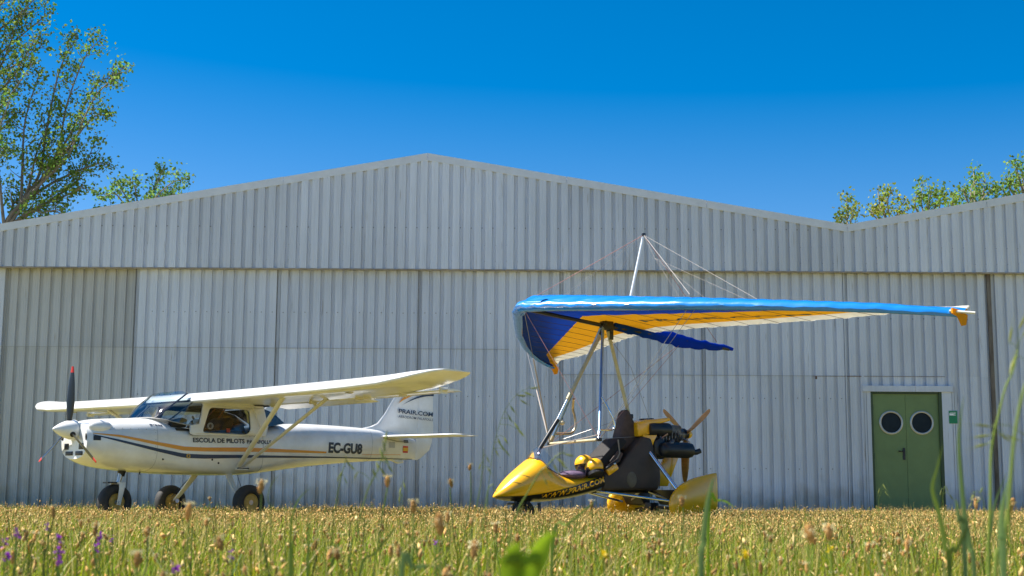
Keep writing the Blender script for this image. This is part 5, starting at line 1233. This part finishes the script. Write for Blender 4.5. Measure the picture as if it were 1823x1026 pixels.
PLIST = [  # px, py, head length in px, label
 (466, 867, 27, 'plantain head with pale tuft, overlapping the rear wheel of the white aircraft'),
 (690, 857, 24, 'plantain head with pale tuft leaning under the tail lettering of the white aircraft'),
 (801, 860, 18, 'slim upright plantain head midway between aircraft tail and yellow pod'),
 (838, 832, 16, 'tallest plantain head, round with pale tuft, nearest the yellow pod tip'),
 (735, 902, 26, 'plantain head with pale crown right at the foot of the wall, under the tail'),
 (780, 932, 38, 'large blurred brown plantain head tilted right, below the slim upright one'),
 (797, 921, 20, 'small brown plantain head just right of the large tilted one'),
 (337, 911, 30, 'plantain head with pale top in front of the far main wheel'),
 (374, 888, 11, 'tiny pale plantain head between the two main wheels'),
 (1053, 899, 17, 'plantain head with pale tuft below the web address of the yellow pod'),
 (1216, 893, 22, 'plantain head with cream flower in front of the near yellow wheel spat'),
 (1437, 950, 44, 'long bent brown plantain head left of the green door, the bigger of a pair'),
 (1476, 948, 34, 'upright blurred brown plantain head beside the long bent one'),
 (1735, 897, 20, 'plantain head between the tall stalks right of the green door'),
 (1797, 900, 24, 'brown plantain head in front of the dark post at the right edge'),
 (96, 912, 20, 'slender plantain head standing left of the nose wheel'),
 (245, 996, 34, 'large brown plantain head at the lower left edge'),
 (263, 946, 24, 'bent brown plantain head below the gap between nose and main wheels'),
 (388, 968, 30, 'long plantain head below the rear main wheel'),
 (883, 940, 22, 'stout plantain head below the tip of the yellow pod'),
 (840, 977, 32, 'blurred cylindrical plantain head under the yellow pod tip')]
k = 0
for (px, py, ln, lab) in PLIST:
    d = 0.0235 * 2500 / ln; p = at(px, py, d); plantain(p, 1.0 * (1.05 if ln > 20 else 1), k, lab, PGRP, random.uniform(-.25, .35), random.uniform(-.5, .5)); k += 1
def where(p, look):
    v = p - Vector((0, 0, CAM_H)); dd_ = v.dot(fwd); qx = 911.5 + 2500 * v.dot(rt) / dd_; qy = 513 - 2500 * v.dot(upv) / dd_
    cols = [(150, 'left of nose wheel'), (250, 'under the nose wheel'), (370, 'under the far wheel'), (480, 'under the rear wheel'), (600, 'under the rear fuselage'), (780, 'under the tail'), (880, 'left of the pod'), (980, 'under the pod front'), (1080, 'under the web address'), (1180, 'under the brown seat'), (1290, 'under the wheel spat'), (1420, 'right of the trike'), (1545, 'left of the door'), (1690, 'under the green door'), (9999, 'right of the door')]
    c_ = next(t for m_, t in cols if qx < m_)
    r__ = 'high up' if qy < 940 else 'midway down' if qy < 975 else 'low down' if qy < 1026 else 'at the bottom'
    return look + ', ' + r__ + ' ' + c_
PLOOK = ['plantain head with a pale upper half', 'plantain head with a full pale tuft on top', 'plantain head with a pale ring round its middle', 'mostly brown plantain head with a small pale tip', 'plantain head with a broad pale crown', 'plantain head with a thin pale ring low down']
cnt = 0
while cnt < 279:
    y = math.sqrt(random.uniform(1.55 ** 2, 5.2 ** 2)); x = random.uniform(-1, 1) * 0.375 * y
    z = random.gauss(0.19, 0.04); z = max(.09, min(.29, z))
    if x / y < -.2 and y > 3: z -= .0
    plantain(Vector((x, y, z)), random.uniform(.62, 1.08), k, where(Vector((x, y, z)), PLOOK[k % 6]), PGRP, random.gauss(0, .3), random.uniform(0, 6.28)); k += 1; cnt += 1

# ---- tall stalks in front of the camera
def leafblade(b, pts, wd, facing):
    """curved grass leaf: ribbon with a folded midrib"""
    P_ = spl(pts, 4) if len(pts) > 2 else [Vector(p) for p in pts]; n = len(P_); rows = []
    f = Vector(facing)
    for i, p in enumerate(P_):
        t = i / (n - 1); w_ = wd * min(1, 0.45 + 1.8 * t) * (1 - t ** 2.2) + 0.0002
        tg = (P_[min(n - 1, i + 1)] - P_[max(0, i - 1)]).normalized(); s_ = (f - tg * f.dot(tg)).normalized(); nn = tg.cross(s_)
        rows.append([tuple(p - s_ * w_ / 2), tuple(p + nn * w_ * .18), tuple(p + s_ * w_ / 2)])
    b.grid(rows)
def px3(lst, d, dz=0.0): return [at(x, y, d + dz * i) for i, (x, y) in enumerate(lst)]
def root_to_ground(p): return [Vector((p[0].x + (p[0].x - p[1].x) * .4, p[0].y + .01, 0.0))] + p
def blade_thing(lst, d, wd, m, label, facing=(1, 0, 0), name='grass_shoot', cat='grass'):
    P_ = root_to_ground(px3(lst, d)); o0 = P_[0].copy()
    b = MB(); leafblade(b, [q - o0 for q in P_], wd, facing); o = b.build(name, m); o.location = o0; tag(o, label, cat, 'grass blades standing close to the camera'); return o
def spikelet_mesh():
    b = MB(); rows = []
    for i in range(7):
        t = i / 6; q = math.sin(pi * min(.99, max(.03, t))) ** .8 * .0015
        rows.append([(q * cos(a), q * .55 * sin(a), -.021 * t) for a in [2 * pi * k / 6 for k in range(6)]])
    b.loft(rows); b.add([(0, 0, -.02), (.0004, 0, -.02), (.001, 0, -.040)], [(0, 1, 2)]); b.add([(0.001, 0, -.015), (.0014, 0, -.015), (.004, 0, -.034)], [(0, 1, 2)])
    me = bpy.data.meshes.new('spikelet'); me.from_pydata([tuple(q) for q in b.v], [], b.f); return me
SPK = spikelet_mesh(); SPM = plant_mat('green_gold_spikelet', (0.38, 0.40, 0.11), trans=0.45); SPK.materials.append(SPM)
def stalk(lst, d, r0, spk, label, m=STEMM, cat='grass', name='grass_stalk', sp_size=1.0, rad=None):
    P_ = root_to_ground(px3(lst, d)); o0 = P_[0].copy(); root = empty(name, o0, 0, label, cat, 'tall grass stalks close to the camera')
    sp_ = spl([q - o0 for q in P_], 5); n = len(sp_)
    MB().tube(sp_, [r0 * (1 - .6 * i / (n - 1)) for i in range(n)], 7).build('stem', m, root)
    for (x, y, ang, sz) in spk:
        q = at(x, y, d) - o0
        # thin branchlet from the stem to the spikelet
        near = min(sp_, key=lambda s_: (s_ - q).length + max(0, q.z - s_.z) * -.2)
        MB().tube([near, near.lerp(q, .5) + Vector((0, 0, .004)), q], 0.0004, 4, cap=False).build('branchlet', m, root)
        o = bpy.data.objects.new('spikelet', SPK); C.objects.link(o); o.parent = root; o.location = q; o.rotation_euler = (random.uniform(-.3, .3), ang, random.uniform(0, 6) * 0); o.scale = (sz, sz, sz * (.72 if d > 2 else 1))
    return root
stalk([(1772, 1026), (1785, 985), (1794, 920), (1799, 858), (1806, 780), (1821, 700), (1845, 640)], 1.35, 0.0026, [], 'thick green stalk bending out of the right edge of the view')
stalk([(1760, 1020), (1763, 900), (1764, 815), (1770, 770), (1776, 745), (1790, 690), (1803, 662), (1812, 622)], 1.7, 0.0021,
      [(1796, 612, -2.9, 1.05), (1813, 588, -2.7, 1.1), (1820, 600, -2.6, 1.0), (1797, 668, -2.75, 1.1), (1803, 655, -2.9, .8), (1766, 760, 1.7, 1.0), (1764, 775, 1.45, 1.0), (1760, 790, 1.35, 1.0), (1776, 770, -1.0, 1.0), (1790, 775, -1.2, .9), (1822, 640, -1.3, .8), (1818, 770, -1.1, .9)],
      'tall oat stalk with loose green spikelets at the right, in front of the dark post')
blade_thing([(1735, 1026), (1727, 975), (1717, 915), (1711, 850), (1707, 790), (1710, 745), (1716, 704)], 1.6, 0.0068, STEMB, 'long straight pale blade rising beside the exit sign')
blade_thing([(1690, 1026), (1683, 975), (1672, 915), (1660, 872), (1668, 835), (1679, 790)], 1.6, 0.0065, STEMM, 'kinked green blade in front of the right leaf of the green door')
blade_thing([(1786, 1010), (1783, 960), (1783, 920), (1788, 885), (1796, 850)], 1.3, 0.0085, STEMB, 'broad bluish blade beside the thick stalk at the right')
blade_thing([(1760, 995), (1765, 940), (1772, 895), (1793, 840)], 1.9, 0.0055, STEMB, 'thin pale blade leaning right between the oat stalk and the thick stalk')
blade_thing([(1716, 960), (1708, 930), (1704, 900), (1701, 888)], 1.6, 0.007, STEMB, 'short bluish blade left of the plantain between the stalks')
blade_thing([(1690, 1010), (1700, 985), (1715, 955), (1722, 940)], 1.6, 0.007, STEMM, 'short leaning blade at the foot of the stalks right of the door')
blade_thing([(1248, 1020), (1252, 965), (1258, 905), (1266, 868), (1271, 848)], 1.7, 0.0085, STEMB, 'pale upright blade crossing the near yellow wheel spat')
blade_thing([(1262, 905), (1275, 893), (1290, 892), (1310, 905)], 2.4, 0.006, BLADEM, 'short arching green blade just right of the near wheel spat')
blade_thing([(912, 1060), (915, 1010), (916, 975), (914, 968)], 0.85, 0.017, BLADEM, 'wide blurred bright green blade below the yellow pod, the upright one')
blade_thing([(935, 1060), (950, 1010), (972, 965), (990, 948)], 0.85, 0.018, BLADEM, 'wide blurred bright green blade below the yellow pod, leaning right')
stalk([(905, 985), (921, 913), (938, 880), (961, 841), (974, 829), (996, 808), (1013, 810)], 2.2, 0.0016,
      [(1004, 808, -1.3, 1.1), (990, 815, -.9, 1.1), (998, 822, -.7, 1.0), (985, 826, -.5, 1.0), (975, 838, -.6, 1.0), (968, 850, -.4, .9)], 'slanting oat stalk crossing the front of the yellow pod')
stalk([(835, 985), (842, 930), (853, 880), (859, 835), (861, 800)], 2.6, 0.0013, [(866, 812, -.4, .9), (856, 825, .3, .9), (868, 832, -.5, .9)], 'dark green stalk left of the yellow pod tip, the taller one')
stalk([(852, 1010), (857, 965), (863, 912), (869, 872), (878, 862)], 2.4, 0.0015, [(878, 866, -.5, .8)], 'green stalk left of the yellow pod tip, the shorter one')
stalk([(868, 905), (873, 840), (880, 790), (897, 735), (920, 703), (943, 690)], 3.0, 0.0007,
      [(943, 692, -1.7, 1.3), (932, 698, -1.2, 1.3), (920, 704, -1.5, 1.4), (926, 712, -1.0, 1.2), (908, 722, -.6, 1.3), (904, 738, -.5, 1.2), (915, 752, -.6, 1.3), (922, 764, -.7, 1.4), (886, 780, -.4, 1.3), (890, 790, -.6, 1.3), (897, 778, -.5, 1.2), (882, 800, -.4, 1.1), (900, 802, -.6, 1.0)], 'airy oat panicle on a hair thin stalk left of the yellow pod')
stalk([(622, 1000), (640, 925), (655, 872), (672, 838), (684, 800), (690, 770)], 2.3, 0.0014,
      [(688, 770, .1, 1.1), (682, 785, -.2, 1.2), (676, 800, -.4, 1.2), (684, 812, -.5, 1.1), (670, 822, -.3, 1.0), (662, 836, -.5, 1.0), (676, 832, -.6, 1.1), (637, 840, .5, .9), (690, 828, -.6, 1.0)], 'brome stalk with drooping spikelets under the tail of the white aircraft')
stalk([(592, 945), (598, 900), (606, 855), (614, 825), (616, 812)], 2.6, 0.0012, [(616, 818, -.5, 1.0), (622, 826, -.7, 1.0), (610, 838, .4, .9), (604, 846, .3, .8), (613, 850, -.4, .9)], 'thin brome stalk under the registration letters')
stalk([(482, 935), (477, 890), (482, 865), (494, 848)], 2.4, 0.0010, [], 'thin curved stalk right of the rear wheel')
blade_thing([(517, 975), (519, 930), (530, 892), (553, 868)], 2.2, 0.004, STEMM, 'narrow leaning blade right of the rear wheel')
blade_thing([(520, 1026), (518, 965), (517, 905)], 2.2, 0.0045, STEMM, 'narrow upright blade below the fuselage, left one')
blade_thing([(548, 1000), (550, 950), (548, 905)], 2.2, 0.0045, STEMM, 'narrow upright blade below the fuselage, right one')
stalk([(716, 900), (715, 885), (713, 870), (722, 850)], 3.2, 0.0006, [(714, 868, .2, 1.2), (718, 858, -.3, 1.2), (712, 882, .1, 1.2)], 'tiny pale grass tuft below the tail fin')
stalk([(1564, 905), (1568, 880), (1570, 868)], 4.5, 0.0008, [(1572, 862, -.4, 1.3), (1566, 870, .3, 1.2), (1575, 874, -.5, 1.2)], 'thin seeding stalk at the foot of the left door leaf')
stalk([(1680, 915), (1678, 890), (1680, 872)], 3.5, 0.0008, [(1690, 880, -.6, 1.1), (1676, 872, .3, 1.1), (1684, 866, -.3, 1.0)], 'thin seeding stalk at the foot of the right door jamb')
stalk([(1753, 930), (1750, 890), (1740, 875), (1730, 880)], 2.6, 0.0007, [(1735, 880, .8, .9), (1745, 890, .9, .9), (1730, 895, .6, .8), (1750, 868, .4, .8)], 'small curled oat stalk left of the dark post')
blade_thing([(640, 1026), (668, 985), (700, 945), (715, 928)], 2.0, 0.004, STEMM, 'narrow blade leaning right below the tail')
blade_thing([(985, 960), (1010, 935), (1045, 905), (1062, 890)], 2.1, 0.005, STEMM, 'narrow blade leaning right below the trike chassis')
blade_thing([(715, 1020), (735, 1012), (760, 1008), (790, 1010)], 1.3, 0.006, STEMB, 'pale fallen blade at the bottom edge below the tail')

# ---- purple and yellow flowers
PETM = plant_mat('purple_petal', (0.24, 0.035, 0.36), trans=0.4); YPM = plant_mat('yellow_petal', (0.75, 0.55, 0.02), trans=0.4)
def flower(px, py, d, label, m, cat, group, sc=1.0, seed=0):
    r_ = random.Random(seed); p = at(px, py, d); root = empty('wild_flower', (p.x, p.y, 0), 0, label, cat, group)
    MB().tube([(r_.uniform(-.04, .04), r_.uniform(-.02, .02), 0), (0.004, 0, p.z * .6), (0, 0, p.z)], 0.0012, 5).build('stem', STEMM, root)
    for k in range(9):
        a = r_.uniform(0, 6.28); e = r_.uniform(-.4, 1.0); q = Vector((cos(a) * cos(e), sin(a) * cos(e), sin(e))); L = r_.uniform(.006, .010) * sc; t_ = q.cross(Vector((.3, .5, .8))).normalized() * L * .45
        c0 = Vector((r_.uniform(-.003, .003), r_.uniform(-.003, .003), p.z + r_.uniform(-.006, .008)))
        rows = [[c0 - t_ * .2, c0 + t_ * .2], [c0 + q * L * .6 - t_, c0 + q * L * .6 + t_ + Vector((0, 0, .0015))], [c0 + q * L - t_ * .5, c0 + q * L + t_ * .5]]
        MB().grid([[tuple(z) for z in rw] for rw in rows]).build('petal', m, root)
VG = 'purple vetch flowers in the grass'
for i, (px, py, d, lab) in enumerate([(86, 942, 2.4, 'purple vetch flower, the upper one of the pair left of the nose wheel'), (103, 958, 2.4, 'purple vetch flower, the lower one of the pair left of the nose wheel'), (28, 954, 2.2, 'large purple vetch flower near the left edge, the highest there'), (8, 968, 2.4, 'purple vetch flower touching the left edge'), (12, 992, 2.0, 'small purple vetch flower low at the left edge'),
        (178, 958, 2.5, 'purple vetch flower below the nose wheel, upper one'), (171, 978, 2.4, 'purple vetch flower below the nose wheel, lower one'), (104, 983, 2.0, 'purple vetch flower low beside the bottom left plantain'), (104, 1003, 1.9, 'dark purple vetch bud lowest at the left'), (413, 991, 2.0, 'purple vetch flower below the rear main wheel'), (200, 961, 3.0, 'faint lilac vetch flower right of the pair below the nose wheel'), (310, 1014, 1.9, 'purple vetch flower at the bottom edge, left of centre'), (776, 968, 3.0, 'pale lilac flower in mid field below the tail')]):
    flower(px, py, d, lab, PETM, 'flower', VG, 0.8, i)
for i, (px, py, d, lab) in enumerate([(1322, 988, 2.2, 'yellow flower low in front of the plain wall, left of the door'), (1075, 992, 2.1, 'yellow flower low below the trike tail'), (1477, 978, 2.6, 'yellow flower below the upright blurred plantain')]):
    flower(px, py, d, lab, YPM, 'flower', 'yellow flowers in the grass', .9, 40 + i)
